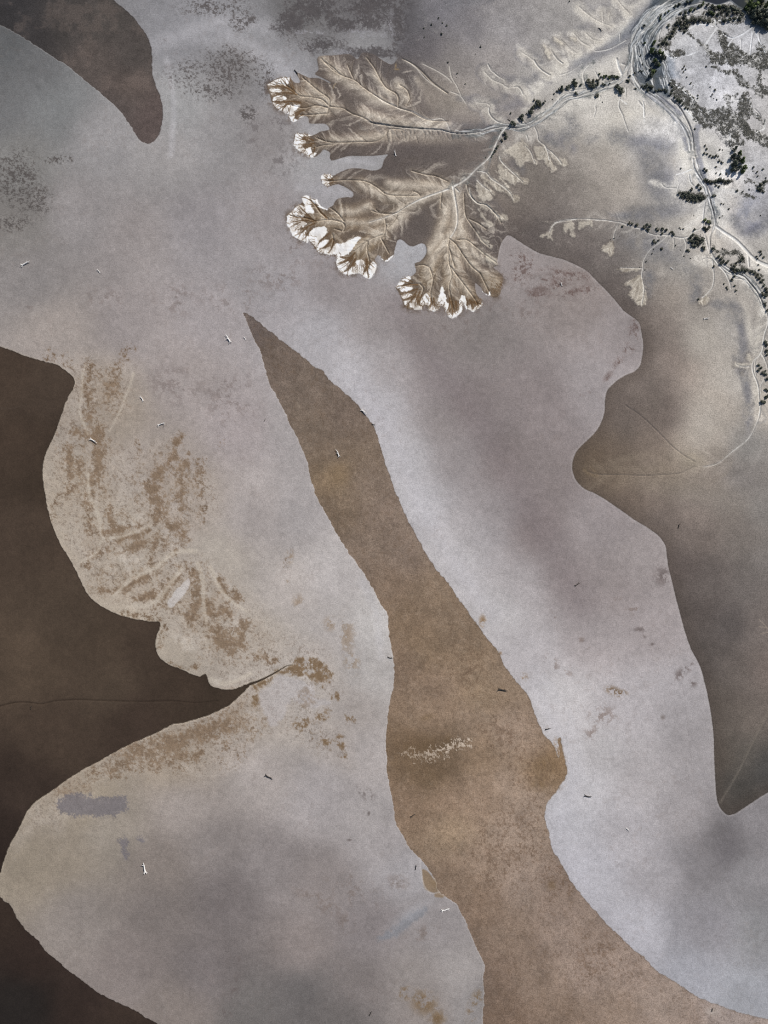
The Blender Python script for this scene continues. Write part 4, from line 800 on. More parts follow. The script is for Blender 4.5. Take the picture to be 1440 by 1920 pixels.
# ------------------------------------------------------------------ pale creeks
CK = [ # (path, half width a, b)
 (zc([(-40,515),(120,540),(250,560),(380,570),(500,575),(600,598),(700,600),(800,590),(900,565),(1000,548),(1080,560),(1150,545),(1250,490),(1350,420),(1440,345)]), .8, 1.6),
 (zt([(120,1040),(250,930),(350,850),(450,785),(560,785),(700,735),(830,690),(960,645),(1080,580),(1140,520),(1175,430),(1195,380)]), 1.8, 1.8),
 (zt([(310,840),(320,800),(380,760),(480,720),(600,705),(700,705)]), .6, .7), (zt([(660,690),(620,600),(610,520),(640,450),(700,390)]), 1.0, .8),
 (zc([(1000,550),(960,600),(920,680),(890,750),(850,800),(780,860),(700,940),(600,1000)]), 1.5, 2.2),
 (zb([(1440,62),(1250,130),(1150,180),(1050,240),(950,280),(850,310)]), 1.8, .5), (zd([(515,40),(530,130),(545,220),(548,310),(530,370),(500,420)]), 2.0, .8),
 (zc([(640,1040),(600,1000)]), 1, 1),
 (zi([(790,30),(640,70),(540,110),(450,180),(370,260),(310,340),(290,400),(265,440),(280,490),(330,540)]), 1.0, .9), (zi([(430,600),(450,640),(450,690),(465,750),(480,830)]), 1.0, .9),
 (zi([(640,-10),(530,50),(440,90),(380,150),(320,220),(260,280),(215,330),(205,400),(240,460),(250,560),(270,630),(330,690)]), 1.2, .9),
 (zi([(500,-10),(430,40),(350,90),(280,160),(220,230),(180,280),(150,340),(120,410)]), 1.2, .9), (zi([(400,50),(300,120),(240,190),(190,270),(140,340),(125,390)]), .9, .8),
 (zi([(600,20),(480,80),(400,150),(330,230),(250,300)]), .7, .7), (zi([(560,0),(450,60),(360,130),(270,220),(210,290)]), .6, .6),
 (zi([(260,290),(215,330),(180,400),(140,450),(140,520),(125,620),(130,700),(160,770),(200,830)]), 1.4, 1.6), (zi([(185,450),(200,530),(220,600),(250,680),(290,740),(330,800)]), .8, .8), (zi([(290,550),(310,590),(330,620)]), 1, .5),
 (zi([(580,170),(550,220),(500,270)]), .8, .6), (zi([(410,280),(385,350),(385,400)]), 1, .7),
 (zm([(325,330),(350,460),(400,560),(470,640),(560,700),(680,780),(780,870),(880,960),(960,1060),(1030,1170),(1080,1280),(1100,1380),(1105,1450)]), 1.6, 2.0),
 (zm([(640,690),(740,760),(820,830),(900,900)]), .8, 1.0), (zm([(850,770),(960,870),(1030,990),(1095,1110),(1135,1220),(1145,1320),(1150,1440)]), 1.0, 1.0), (zm([(780,480),(820,590),(830,690)]), 1, 1),
 (zm([(700,470),(720,560)]), 1.5, .8), (zm([(750,480),(770,570)]), 1, .6), (zm([(400,340),(410,430)]), 1, .5), (zm([(600,500),(620,640)]), 1, .8),
 (zm([(240,620),(235,740)]), .8, .5), (zm([(160,760),(140,850),(190,970),(230,1090),(270,1200)]), 1.0, .5), (zm([(410,790),(480,890),(490,1000)]), .7, .4), (zm([(470,800),(490,900)]), .6, .5), (zm([(115,220),(140,330),(180,420)]), 2, 2.4), (zm([(190,290),(230,300)]), 2, 1),
 (zj([(1000,495),(1100,475),(1180,500),(1215,560),(1220,610)]), .7, .6), (zj([(1260,610),(1320,670),(1345,740)]), .7, .6), (zj([(1440,740),(1395,800),(1380,860),(1280,915)]), .6, .6),
 (zi([(1305,245),(1200,320),(1110,370),(1080,410),(1040,480),(1025,510)]), .7, 1.0), (zi([(960,270),(900,330),(830,430)]), .6, .8), (zi([(1000,310),(1060,360),(1110,370)]), .7, .7), (zi([(930,170),(925,240),(960,270)]), .7, .5), (zi([(930,200),(1020,185),(1110,160)]), .9, .5),
 (zi([(1305,290),(1280,400),(1265,550)]), .5, .9), (zi([(1340,280),(1360,400),(1400,510),(1440,530)]), .5, .6), (zi([(1180,380),(1178,470)]), .4, .4), (zi([(1028,510),(1045,600)]), .7, .4), (zi([(780,400),(750,450)]), .8, .6), (zi([(760,480),(800,420)]), .8, .6), (zi([(1400,70),(1340,140),(1300,200)]), .5, .8), (zi([(640,160),(700,150),(770,120)]), 1.4, 1), (zi([(910,90),(930,120)]), 1, .6),
 (zk([(425,-10),(440,100),(490,200),(550,290),(600,360),(620,440),(640,510),(670,600),(700,700),(720,800),(720,880),(690,960),(650,1030),(650,1110),(650,1180),(680,1270),(740,1360),(800,1440)]), 1.5, 1.3),
 (zk([(430,130),(370,180),(300,250),(240,320),(215,400),(190,500)]), .7, .5), (zk([(370,190),(385,290),(430,350)]), .6, .8), (zk([(0,320),(50,370),(200,385)]), .5, .5), (zk([(600,360),(560,330)]), .8, .6),
 (zu([(1350,-60),(1320,0),(1300,150),(1290,290),(1250,330),(1170,360),(1110,420),(1040,435),(960,425),(900,405),(820,400),(720,400),(640,380),(560,330),(480,310),(380,280),(300,250),(180,230),(80,215),(-20,215)]), 1.2, .7),
 (zf([(300,475),(180,470),(80,475),(0,495)]), .6, .6), (zd([(1440,285),(1350,300),(1290,312),(1260,340),(1240,380)]), .6, .8),
 (zu([(860,405),(800,460),(720,520),(640,590),(590,670),(560,740),(560,800),(545,870),(550,950),(570,1050),(560,1150),(540,1250)]), 1.2, .5), (zu([(540,808),(400,803),(290,800)]), .8, .5), (zu([(740,440),(730,400),(780,370)]), .6, .5), (zu([(930,420),(940,500),(930,590)]), .6, .4), (zu([(1060,440),(1090,530),(1050,650)]), .6, .4), (zu([(250,280),(210,370),(200,450)]), .7, .7),
 (zk([(740,900),(850,980),(1000,1080),(1120,1200),(1200,1290),(1300,1370),(1440,1430),(1600,1480)]), 2.4, 4.0), (zk([(1170,1290),(1180,1440)]), 2, 1.5), (zk([(540,1350),(600,1330),(680,1340)]), .6, .6), (zk([(590,1020),(620,1150),(650,1260)]), .6, 1.5),
 (zl([(600,0),(680,90),(780,170),(860,215),(950,225),(1020,280),(1100,370),(1160,450),(1210,560),(1250,660),(1275,740),(1270,840),(1240,920),(1220,1030),(1210,1130),(1170,1200),(1110,1250),(1090,1330),(1105,1420),(1140,1500),(1165,1600),(1170,1700),(1185,1790),(1180,1860),(1170,1920)]), 1.4, .9),
 (zl([(610,50),(620,150),(630,250),(610,370),(560,440),(490,500)]), 1.0, .7), (zl([(1205,1180),(1250,1270),(1270,1350)]), .8, .7), (zl([(1240,1400),(1230,1480),(1190,1560),(1190,1650)]), .7, .5), (zl([(860,270),(960,280),(1030,300)]), 1, 1), (zl([(1130,1230),(1120,1340),(1130,1440)]), .7, .7), (zl([(1050,1330),(960,1330),(890,1300)]), .7, .5),
 (zl([(700,130),(770,210),(820,330),(830,390)]), 1.4, .6),
 (zg([(1390,640),(1380,720),(1340,820),(1300,880),(1200,960),(1100,1040),(1000,1065)]), .9, .7),
 (zr([(250,150),(290,230),(350,280),(410,330)]), .9, .5), (zr([(880,1000),(915,1080),(935,1180),(1020,1250),(1050,1330),(1075,1440)]), .9, .7), (zr([(1020,1270),(1110,1340),(1200,1430)]), .7, .6), (zr([(770,1110),(795,1180)]), .6, .4), (zr([(760,1260),(830,1340),(860,1430)]), .5, .4), (zs([(870,300),(890,335)]), .5, .4),
 (zr([(640,890),(690,945),(770,960)]), 1.0, .7), (zr([(260,740),(265,800),(310,870),(390,935),(440,940)]), .9, .7), (zr([(600,460),(640,450),(690,490),(720,560)]), .6, .5), (zr([(870,90),(910,160),(990,240),(1090,300)]), .8, .9), (zr([(1130,10),(1180,80),(1260,140)]), .7, .9),
 (zs([(405,240),(430,310),(520,400),(640,510),(720,590)]), .8, .4), (zs([(110,440),(220,460),(290,540),(380,600),(480,670),(560,750),(580,800)]), .8, .6), (zs([(0,680),(30,790),(110,875),(220,890),(310,970),(400,1060)]), .8, .5), (zs([(100,560),(180,640),(270,710)]), .5, .4), (zs([(1030,140),(1080,190)]), .6, .5), (zs([(1100,170),(1190,270),(1240,340)]), .7, .6),
 (zc([(1110,490),(1130,520),(1170,550)]), .6, .6),
 (zt([(740,1040),(765,960),(760,900),(820,840),(820,790)]), .9, .5), (zt([(1100,1030),(1045,920),(1060,830)]), .8, .6), (zt([(1360,1030),(1350,930),(1290,870)]), .7, .5), (zt([(760,490),(795,570)]), .6, .5), (zt([(330,530),(450,490),(600,390)]), .7, .5), (zt([(760,240),(930,210),(1140,100)]), .9, .9), (zt([(1060,20),(1065,120)]), .5, .4)]
def strands(paths, offs, seed):
    r = random.Random(seed); out = []
    for p in paths:
        q = smooth(p, 5)
        for o in offs:
            ph, am, wl = r.uniform(0, 6), r.uniform(.8, 1.8), r.uniform(14, 30)
            w, acc = [], 0
            for i in range(len(q)):
                a, b = q[max(i - 1, 0)], q[min(i + 1, len(q) - 1)]
                dx, dy = b[0] - a[0], b[1] - a[1]; L = math.hypot(dx, dy) + 1e-6; acc += L / 2
                oo = o + am * math.sin(ph + acc / wl * 3)
                w.append((q[i][0] - dy / L * oo, q[i][1] + dx / L * oo))
            k0 = r.randrange(0, max(1, len(w) // 3)); k1 = len(w) - r.randrange(0, max(1, len(w) // 3))
            if k1 - k0 > 3: out.append((w[k0:k1], r.uniform(.4, .75), r.uniform(.3, .6)))
    return out
BR = [p for p, a, b in CK[8:18]]
TR = [CK[1][0], CK[0][0][5:], zm([(325,330),(350,460),(400,560),(470,640),(560,700),(680,780),(780,870),(880,960),(960,1060),(1040,1170),(1100,1280),(1130,1380),(1135,1450)]), zk([(440,0),(460,100),(510,200),(560,290),(620,360),(640,440),(660,510),(680,600),(710,700),(720,800),(710,880)]), zl([(640,40),(780,160),(870,205),(950,220),(1030,280),(1110,370),(1170,450),(1215,560)])]
E_s1 = sfield(strands(BR, (-5.4, -2.8, 2.8, 5.4), 5) + strands(TR, (-4.5, -2.6, 2.4, 4.4), 6), 5)
E_s2 = sfield(strands(BR, (-6, -3.4, 3.2, 5.6, 8), 15) + strands(TR, (-5.4, -3.4, 1.5, 3.3, 5.6), 16), 5)
paint(inM * cov(E_s2 - .15, .9), (50,56,64), .75)
paint(inM * cov(E_s1 - .1, .9), (226,229,230), .8)
H -= .25 * cov(E_s2, 1.3) * inM
bank = sfield([(smooth(p), 7, 7) for p in BR + TR + [CK[i][0] for i in (3, 4)]], 16)
grain_stain(inM * (1 - ss(-2, 9, bank)) * .30, (96,100,100), .7, .5 * GS + .5 * G3)
FC, FCD = feather([CK[0][0], CK[1][0], CK[4][0]] + TR[2:] + [p for p, a, b in CK if len(p) > 12][:6], 24, -1.2, 7, 61)
fc = np.clip(FC * 1.4, -1, 1) * inM
paint(np.clip(-fc, 0, 1), (120,120,122), .34); paint(np.clip(fc, 0, 1), (224,219,210), .34)
E_k = sfield([(smooth(p), a * .78, b * .78) for p, a, b in CK], 16) + (N_speck - .5) * .7
paint(inM * (1 - ss(0, 5, E_k)), (196,191,183), .18)
paint(inM * cov(E_k, .8) * (.55 + .45 * ss(.40, .56, N_fine2)), (228,226,221), .88)
E_k_shade = sfield([([(x + 1.5, y - 1.3) for x, y in smooth(p)], a * .8, b * .8) for p, a, b in CK], 6)  # shaded upper-right creek bank, painted dark
paint(inM * cov(E_k_shade, .9) * (1 - cov(E_k, .8)), (104,101,100), .5)
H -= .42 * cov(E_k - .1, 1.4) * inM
H += .06 * (1 - ss(.5, 4, E_k)) * inM
# thin dark line, slightly sunk, along the bigger creeks
TH = [CK[0][0], CK[1][0], zm([(870,790),(980,900),(1045,1010),(1100,1130),(1140,1240),(1155,1340),(1160,1440)]), zj([(130,480),(230,560),(310,680),(370,800),(410,920),(440,1080),(455,1220),(490,1350),(525,1450)]),
      zk([(480,20),(520,150),(560,250),(640,370),(680,470)]), zk([(655,520),(690,640),(712,760),(705,870),(680,960),(665,1060),(660,1160)]), zl([(820,190),(900,205),(1000,250),(1080,340),(1150,430),(1205,540),(1240,650)]),
      zg([(940,1060),(850,1105),(700,1118),(600,1122),(450,1117),(300,1115),(220,1095)]), zg([(480,650),(570,710),(650,780),(720,850),(800,930),(880,990),(950,1030)]),
      zi([(255,460),(270,560),(300,640),(340,690)]), zi([(150,560),(145,680),(180,770),(220,830)]), zi([(300,400),(340,330),(400,250),(480,180)]), [(1355,1500),(1385,1450),(1415,1390),(1440,1345),(1470,1280)]]
E_t = sfield([(smooth(p), .45, .4) for p in TH], 8)
paint(inM * cov(E_t, .9), (84,80,78), .55)
H -= .5 * cov(E_t, 1.5) * inM
FG, FGD = feather([zg([(1100,1040),(940,1060),(850,1105),(700,1118),(600,1122),(450,1117),(300,1115),(200,1105)])], 44, -1.3, 16, 71)
fg = np.clip(FG * 1.3, -1, 1) * inM
paint(np.clip(-fg, 0, 1), (92,83,74), .22); paint(np.clip(fg, 0, 1), (150,138,122), .30)
paint(inM * cov(sfield([(smooth([(1350,1505),(1380,1455),(1410,1395),(1435,1345),(1465,1280)]), 2.2, 2.6)], 10), 3), (126,118,108), .35)  # pale band paints the sunlit lower-left bank of this channel
paint(inM * cov(sfield([(smooth(zg([(200,1080),(230,1110),(290,1125),(240,1060)])), 3, 1)], 8), 3), (128,112,90), .4)
# wide grey bed of the main creek
bed = sfield([(smooth(zm([(500,690),(620,760),(740,850),(840,940),(920,1040),(980,1150),(1020,1260),(1045,1380),(1050,1440)])), 1.5, 4.5),
              (smooth(zm([(700,730),(800,810),(900,890),(980,960)])), 2.5, 3.5), (smooth(zj([(500,820),(470,950),(490,1100),(520,1250),(560,1400)])), 5, 3),
              (smooth(zk([(500,0),(550,100),(580,200),(620,300),(690,400)])), 4.5, 3)], 12) + (N_fine - .5) * 4
paint(cov(bed, 2.4), (140,140,146), .75)
paint(cov(sfield([(smooth(zj([(60,560),(180,700),(250,850),(300,970)])), 2, 3), (smooth(zj([(260,1050),(290,1200),(330,1330),(360,1440)])), 6, 8), (smooth(zj([(370,620),(430,700),(490,780)])), 4, 5), (smooth(zj([(230,320),(330,380),(480,500)])), 1.4, 1.8),(smooth(zj([(540,1200),(590,1320),(640,1440)])), 3, 4)], 14) + (N_fine - .5) * 6, 4), (228,222,209), .55)
# ---- scrub floor: dark litter under the low saltmarsh scrub
zv = lambda p: Z(1125, 0, 3.022, p)
SCRUB = [zv([(790,560),(850,560),(860,640),(820,660),(850,720),(920,760),(960,770),(960,835),(880,805),(820,765),(790,690)]), zv([(700,340),(760,330),(830,340),(890,310),(910,250),(960,310),(960,385),(890,390),(820,370),(740,370)]),
 zv([(895,380),(925,440),(920,510),(960,540),(900,545),(850,505),(790,465),(740,405),(770,400),(840,470),(890,490)]), zv([(400,470),(450,490),(520,580),(620,620),(720,600),(700,540),(730,540),(750,620),(790,665),(740,690),(760,780),(730,820),(735,740),(690,710),(640,715),(560,695),(480,595),(410,535)]), zi([(400,400),(450,340),(500,300),(540,250),(560,180),(700,160),(850,110),(960,60),(1150,80),(1200,200),(1050,220),(930,240),(800,220),(690,240),(640,330),(560,300),(500,420),(510,490),(630,490),(635,540),(510,545),(470,470),(400,440)]),
 zi([(660,320),(720,350),(830,430),(900,480),(960,510),(1000,500),(980,430),(950,330),(985,290),(1030,330),(1050,400),(1100,420),(1150,460),(1250,520),(1330,520),(1335,440),(1360,415),(1400,500),(1440,540),(1440,640),(1300,650),(1100,600),(1000,615),(890,600),(860,550),(800,440),(680,360)]),
 zi([(890,640),(960,650),(1030,690),(1040,715),(980,680),(900,660)]),
 zj([(660,30),(780,55),(830,100),(930,80),(1030,150),(1070,230),(1160,270),(1300,330),(1300,150),(1340,160),(1380,290),(1440,330),(1440,470),(1380,440),(1290,410),(1210,330),(1100,290),(1000,180),(900,120),(800,100),(690,60)]),
 zj([(130,220),(230,330),(330,390),(450,480),(520,590),(600,620),(760,590),(860,600),(840,430),(900,430),(940,560),(950,660),(1060,700),(1050,520),(1160,500),(1200,640),(1200,720),(1120,800),(1200,900),(1300,940),(1440,960),(1440,1110),(1320,1050),(1180,940),(1090,860),(1060,1000),(1110,1060),(1000,1100),(940,1080),(930,960),(800,940),(720,880),(560,840),(490,780),(480,690),(380,620),(230,480),(150,420)]),
 zj([(1230,690),(1290,650),(1330,740),(1400,770),(1380,800),(1250,720)]), zj([(980,410),(1020,420),(1020,470),(990,460)]), zj([(1100,380),(1160,390),(1160,460),(1100,450)]),
 zk([(570,250),(700,280),(790,240),(940,290),(880,320),(680,325),(590,290)]), zk([(1280,350),(1330,310),(1400,260),(1440,250),(1440,310),(1390,340),(1390,440),(1300,440)]),
 zk([(1080,420),(1130,450),(1200,470),(1260,510),(1240,520),(1120,475)]), zk([(1090,290),(1180,310),(1170,335)]), zk([(1180,270),(1280,310),(1270,330),(1200,300)]),
 zk([(690,1190),(790,1210),(900,1230),(860,1300),(800,1340),(860,1400),(760,1400),(790,1300)]), zk([(880,1280),(1020,1200),(1070,1240),(1120,1330),(1060,1400),(960,1440),(930,1420),(1060,1340),(1040,1270)]),
 zl([(830,180),(850,120),(920,140),(960,0),(1000,10),(990,120),(1040,170),(1000,190),(880,190)]), zl([(1070,170),(1130,190),(1190,240),(1240,330),(1290,420),(1290,500),(1240,470),(1200,330),(1120,220)]),
 zk([(220,470),(250,420),(330,430),(450,460),(600,480),(570,540),(480,570),(360,560),(260,510)]), zk([(370,1060),(430,1000),(560,1060),(570,1120),(450,1190),(390,1140)])]
sd_scr = multi_sd(SCRUB, 14)
scr = cov(sd_scr + (N_fine - .5) * 12, 3)
paint(scr, (128,126,122), .5)
grain_stain(scr * .55, (74,73,68), .8, .5 * G2 + .5 * G4)
grain_stain(scr * .2, (206,202,194), .7, 1 - G2)
rims = sfield([(smooth(zv(p)), .75, .5) for p in ([(495,170),(560,140),(640,150)],[(400,330),(480,320),(560,290)],[(430,480),(500,540),(545,575)],[(490,630),(550,690)],[(690,190),(740,215),(800,200),(870,150)],[(745,230),(715,280),(710,320),(725,360)],[(660,160),(620,220),(600,250)],[(860,180),(850,320)],[(880,180),(935,300)],[(780,570),(840,565),(860,610)],[(870,640),(905,665)],[(935,690),(930,730),(885,750)],[(735,740),(740,820)],[(650,110),(655,150)],[(660,120),(750,95)],[(360,290),(385,320)],[(270,400),(300,480)],[(345,450),(360,500)],[(200,260),(215,400)],[(100,340),(110,380),(125,415)],[(150,590),(110,560)],[(245,570),(250,690)],[(430,990),(470,980),(520,960)],[(510,990),(520,1030)])], 5) + (N_fine - .5) * 2
paint(inM * cov(rims - .25, .8), (232,231,228), .85)
tuft = poly_sd(zv([(560,700),(640,620),(760,700),(790,800),(740,860),(640,740)]), 14)
grain_stain(cov(tuft, 5) * .40, (84,84,84), .75, .3 * G1 + .7 * G4)
grain_stain(blobs([(1325,140,80,60),(1400,230,60,50),(1400,370,50,60),(1340,300,40,50)]) * .10, (96,95,94), .6, .3 * G1 + .7 * G4, .1)
sd_pond = poly_sd(zi([(800,0),(850,-40),(1320,-80),(1330,20),(1260,90),(1220,100),(1140,60),(1080,10),(1020,25),(960,45),(880,30)]), 20) + N_wig * 3
paint(cov(sd_pond, 2), (22,30,42), .95)
H -= .3 * cov(sd_pond, 2)
paint(inM * cov(sfield([(zi([(1065,-10),(1150,55),(1250,105),(1320,150)]), .8, .6)], 4), 1), (150,158,165), .6)
# floor of the wood in the corner
paint(inM * blobs([(1425,30,24,24),(1415,10,34,20)]), (48,54,46), .85)
for p, k in (([(1400,2,4,3)], .5), ([(1432,5,4,6)], .6), ([(1422,22,3,3)], .5), ([(1395,30,4,2)], .4)):
    paint(blobs(p) * ss(.4, .6, N_fine), (176,168,120), k)
# bleached scratch marks at the right edge
paint(inM * cov(sfield([(Z(960,860,3,p), .5, .4) for p in ([(1390,905),(1420,935),(1450,970)], [(1390,945),(1430,950),(1450,965)], [(1400,985),(1440,975)])], 4), 1), (166,152,136), .7)

# ---- fine grain everywhere, micro relief
FBIG = 1 + (N_big - .5) * .06
C *= (FBIG + (N_fine - .5) * .10 + (N_speck - .5) * .10)[..., None]
C *= 1 + (up * inM)[..., None] * np.array([-.022, -.006, .03], np.float32)
C *= 1 + (up * inM * ((GS - .5) * .16 + (N_mid2 - .5) * .35))[..., None]
wat = np.maximum(np.maximum(m_left, m_bot), cov(sd_pond, 2))
H += ((N_mid2 - .5) * .10 + (N_fine2 - .5) * .07) * (1 - .8 * wat) + (N_fine2 - .5) * .12 * scr
C = np.clip(C, .02, .95)
LIN = np.where(C <= .04045, C / 12.92, ((C + .055) / 1.055) ** 2.4) / LIGHT
LIN = np.clip(LIN, .004, .85).astype(np.float32)

# ------------------------------------------------------------------ materials
def ground_material(name, rough, grain, spec):
    m = bpy.data.materials.new(name); m.use_nodes = True
    t = m.node_tree; b = t.nodes["Principled BSDF"]
    b.inputs["Roughness"].default_value = rough
    b.inputs["Specular IOR Level"].default_value = spec
    a = t.nodes.new("ShaderNodeAttribute"); a.attribute_name = "tone"
    g = t.nodes.new("ShaderNodeTexCoord")
    n1 = t.nodes.new("ShaderNodeTexNoise"); n1.inputs["Scale"].default_value = 1.1; n1.inputs["Detail"].default_value = 3; n1.inputs["Roughness"].default_value = .75
    t.links.new(g.outputs["Object"], n1.inputs["Vector"])
    mr = t.nodes.new("ShaderNodeMapRange"); mr.inputs[1].default_value = .2; mr.inputs[2].default_value = .8; mr.inputs[3].default_value = 1 - grain; mr.inputs[4].default_value = 1 + grain
    t.links.new(n1.outputs["Fac"], mr.inputs[0])
    mx = t.nodes.new("ShaderNodeMix"); mx.data_type = 'RGBA'; mx.blend_type = 'MULTIPLY'; mx.inputs[0].default_value = 1
    t.links.new(a.outputs["Color"], mx.inputs[6]); t.links.new(mr.outputs[0], mx.inputs[7])
    t.links.new(mx.outputs[2], b.inputs["Base Color"])
    if grain > .1:
        bp = t.nodes.new("ShaderNodeBump"); bp.inputs["Strength"].default_value = .25; bp.inputs["Distance"].default_value = .12
        t.links.new(n1.outputs["Fac"], bp.inputs["Height"]); t.links.new(bp.outputs[0], b.inputs["Normal"])
    return m

M_flat = ground_material("salt_mud", .9, .36, .08)
M_mud = ground_material("grey_mud", .9, .52, .08)
M_brown = ground_material("brown_mud", .9, .52, .08)
M_salt = ground_material("salt", .9, .10, .1)
M_creek = ground_material("creek_sand", .9, .3, .08)
M_pond = ground_material("pond_water", .05, .05, .3)
M_water = ground_material("shallow_water", .35, .30, .08)

# ------------------------------------------------------------------ the ground, cut into its pieces
cc = lambda A: .25 * (A[:-1, :-1] + A[1:, :-1] + A[:-1, 1:] + A[1:, 1:])
REG = np.zeros((NY - 1, NX - 1), np.int8)
REG[cc(sd_mud) < 0] = 1
REG[(cc(tri) < 0) & (REG == 1)] = 2
REG[(cc(E_k) < .6) & ((REG == 1) | (REG == 2))] = 3
REG[(cc(w_salt) > .5) & (cc(m_fing) < .5)] = 4
REG[cc(sd_tong) < 0] = 5
REG[cc(sd_tl) < 0] = 6
REG[cc(sd_left) < 0] = 7
REG[cc(sd_bot) < 0] = 8
REG[cc(sd_pond) < 0] = 9
WX = ((PX - 720) * S)[None, :].repeat(NY, 0); WY = ((960 - PY) * S)[:, None].repeat(NX, 1)
IDX = np.arange(NX * NY, dtype=np.int64).reshape(NY, NX)
XYZ = np.stack([WX, WY, H], -1).reshape(-1, 3).astype(np.float32)
RGB = np.concatenate([LIN.reshape(-1, 3), np.ones((NX * NY, 1), np.float32)], 1)

def props(o, label=None, cat=None, group=None, kind=None):
    if label: o["label"] = label
    if cat: o["category"] = cat
    if group: o["group"] = group
    if kind: o["kind"] = kind

def ground_piece(name, reg, mat, label, cat):
    r, c = np.nonzero(REG == reg)
    quads = np.stack([IDX[r, c], IDX[r + 1, c], IDX[r + 1, c + 1], IDX[r, c + 1]], -1)
    used = np.zeros(NX * NY, bool); used[quads.ravel()] = True
    remap = np.cumsum(used) - 1
    q = remap[quads].astype(np.int32)
    me = bpy.data.meshes.new(name)
    me.vertices.add(int(used.sum())); me.vertices.foreach_set("co", XYZ[used].ravel())
    me.loops.add(q.size); me.loops.foreach_set("vertex_index", q.ravel())
    me.polygons.add(len(q)); me.polygons.foreach_set("loop_start", np.arange(0, q.size, 4, dtype=np.int32))
    at = me.attributes.new("tone", 'FLOAT_COLOR', 'POINT'); at.data.foreach_set("color", RGB[used].ravel())
    me.update(calc_edges=True)
    me.materials.append(mat)
    o = bpy.data.objects.new(name, me); COL.objects.link(o)
    props(o, label, cat, None, "structure")
    return o

ground_piece("ground", 0, M_flat, "pale mauve grey salt flat with brown stains around the brown mud tongue", "ground")
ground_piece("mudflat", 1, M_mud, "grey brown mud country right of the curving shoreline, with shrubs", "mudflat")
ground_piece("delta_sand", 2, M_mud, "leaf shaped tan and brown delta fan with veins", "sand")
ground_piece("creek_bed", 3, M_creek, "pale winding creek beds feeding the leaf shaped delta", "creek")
ground_piece("salt_crust", 4, M_salt, "bright white salt crust along the fringed lobe tips of the delta", "salt")
ground_piece("mud", 5, M_brown, "long brown mud tongue widening from a sharp point to the bottom edge", "mud")
ground_piece("mud", 6, M_brown, "dark grey brown mud tongue in the top left corner", "mud")
ground_piece("water", 7, M_water, "large dark brown shallow water with scalloped shore at the left edge", "water")
ground_piece("water", 8, M_water, "dark brown shallow water in the bottom left corner", "water")
ground_piece("water", 9, M_pond, "dark blue pond beside the wood in the top right corner", "water")

# ------------------------------------------------------------------ plants
def leaf_material(name, c1, c2, wood=False):
    m = bpy.data.materials.new(name); m.use_nodes = True
    t = m.node_tree; b = t.nodes["Principled BSDF"]; b.inputs["Roughness"].default_value = .75; b.inputs["Specular IOR Level"].default_value = .2
    g = t.nodes.new("ShaderNodeTexCoord"); n = t.nodes.new("ShaderNodeTexNoise"); n.inputs["Scale"].default_value = 1.6 if not wood else 5; n.inputs["Detail"].default_value = 3
    oi = t.nodes.new("ShaderNodeObjectInfo"); ad = t.nodes.new("ShaderNodeMath"); ad.operation = 'MULTIPLY_ADD'; ad.inputs[1].default_value = .45; 
    t.links.new(g.outputs["Object"], n.inputs["Vector"]); t.links.new(oi.outputs["Random"], ad.inputs[0])
    mr = t.nodes.new("ShaderNodeMapRange"); mr.inputs[1].default_value = .35; mr.inputs[2].default_value = .65; mr.inputs[3].default_value = -.2; mr.inputs[4].default_value = .75
    t.links.new(n.outputs["Fac"], mr.inputs[0]); t.links.new(mr.outputs[0], ad.inputs[2])
    r = t.nodes.new("ShaderNodeValToRGB"); r.color_ramp.elements[0].color = (*c1, 1); r.color_ramp.elements[1].color = (*c2, 1)
    t.links.new(ad.outputs[0], r.inputs[0]); t.links.new(r.outputs[0], b.inputs["Base Color"])
    return m

L_dark = leaf_material("dark_leaves", (.050,.058,.046), (.17,.18,.135))
L_olive = leaf_material("olive_leaves", (.065,.068,.05), (.21,.205,.15))
L_green = leaf_material("green_leaves", (.035,.055,.025), (.16,.20,.07))
L_grey = leaf_material("grey_scrub", (.05,.05,.045), (.15,.145,.12))
L_wood = leaf_material("bark", (.05,.04,.03), (.12,.10,.08), True)
L_bleach = leaf_material("bleached_wood", (.62,.60,.57), (.84,.82,.79), True)
L_charred = leaf_material("wet_dark_wood", (.025,.022,.020), (.08,.07,.06), True)

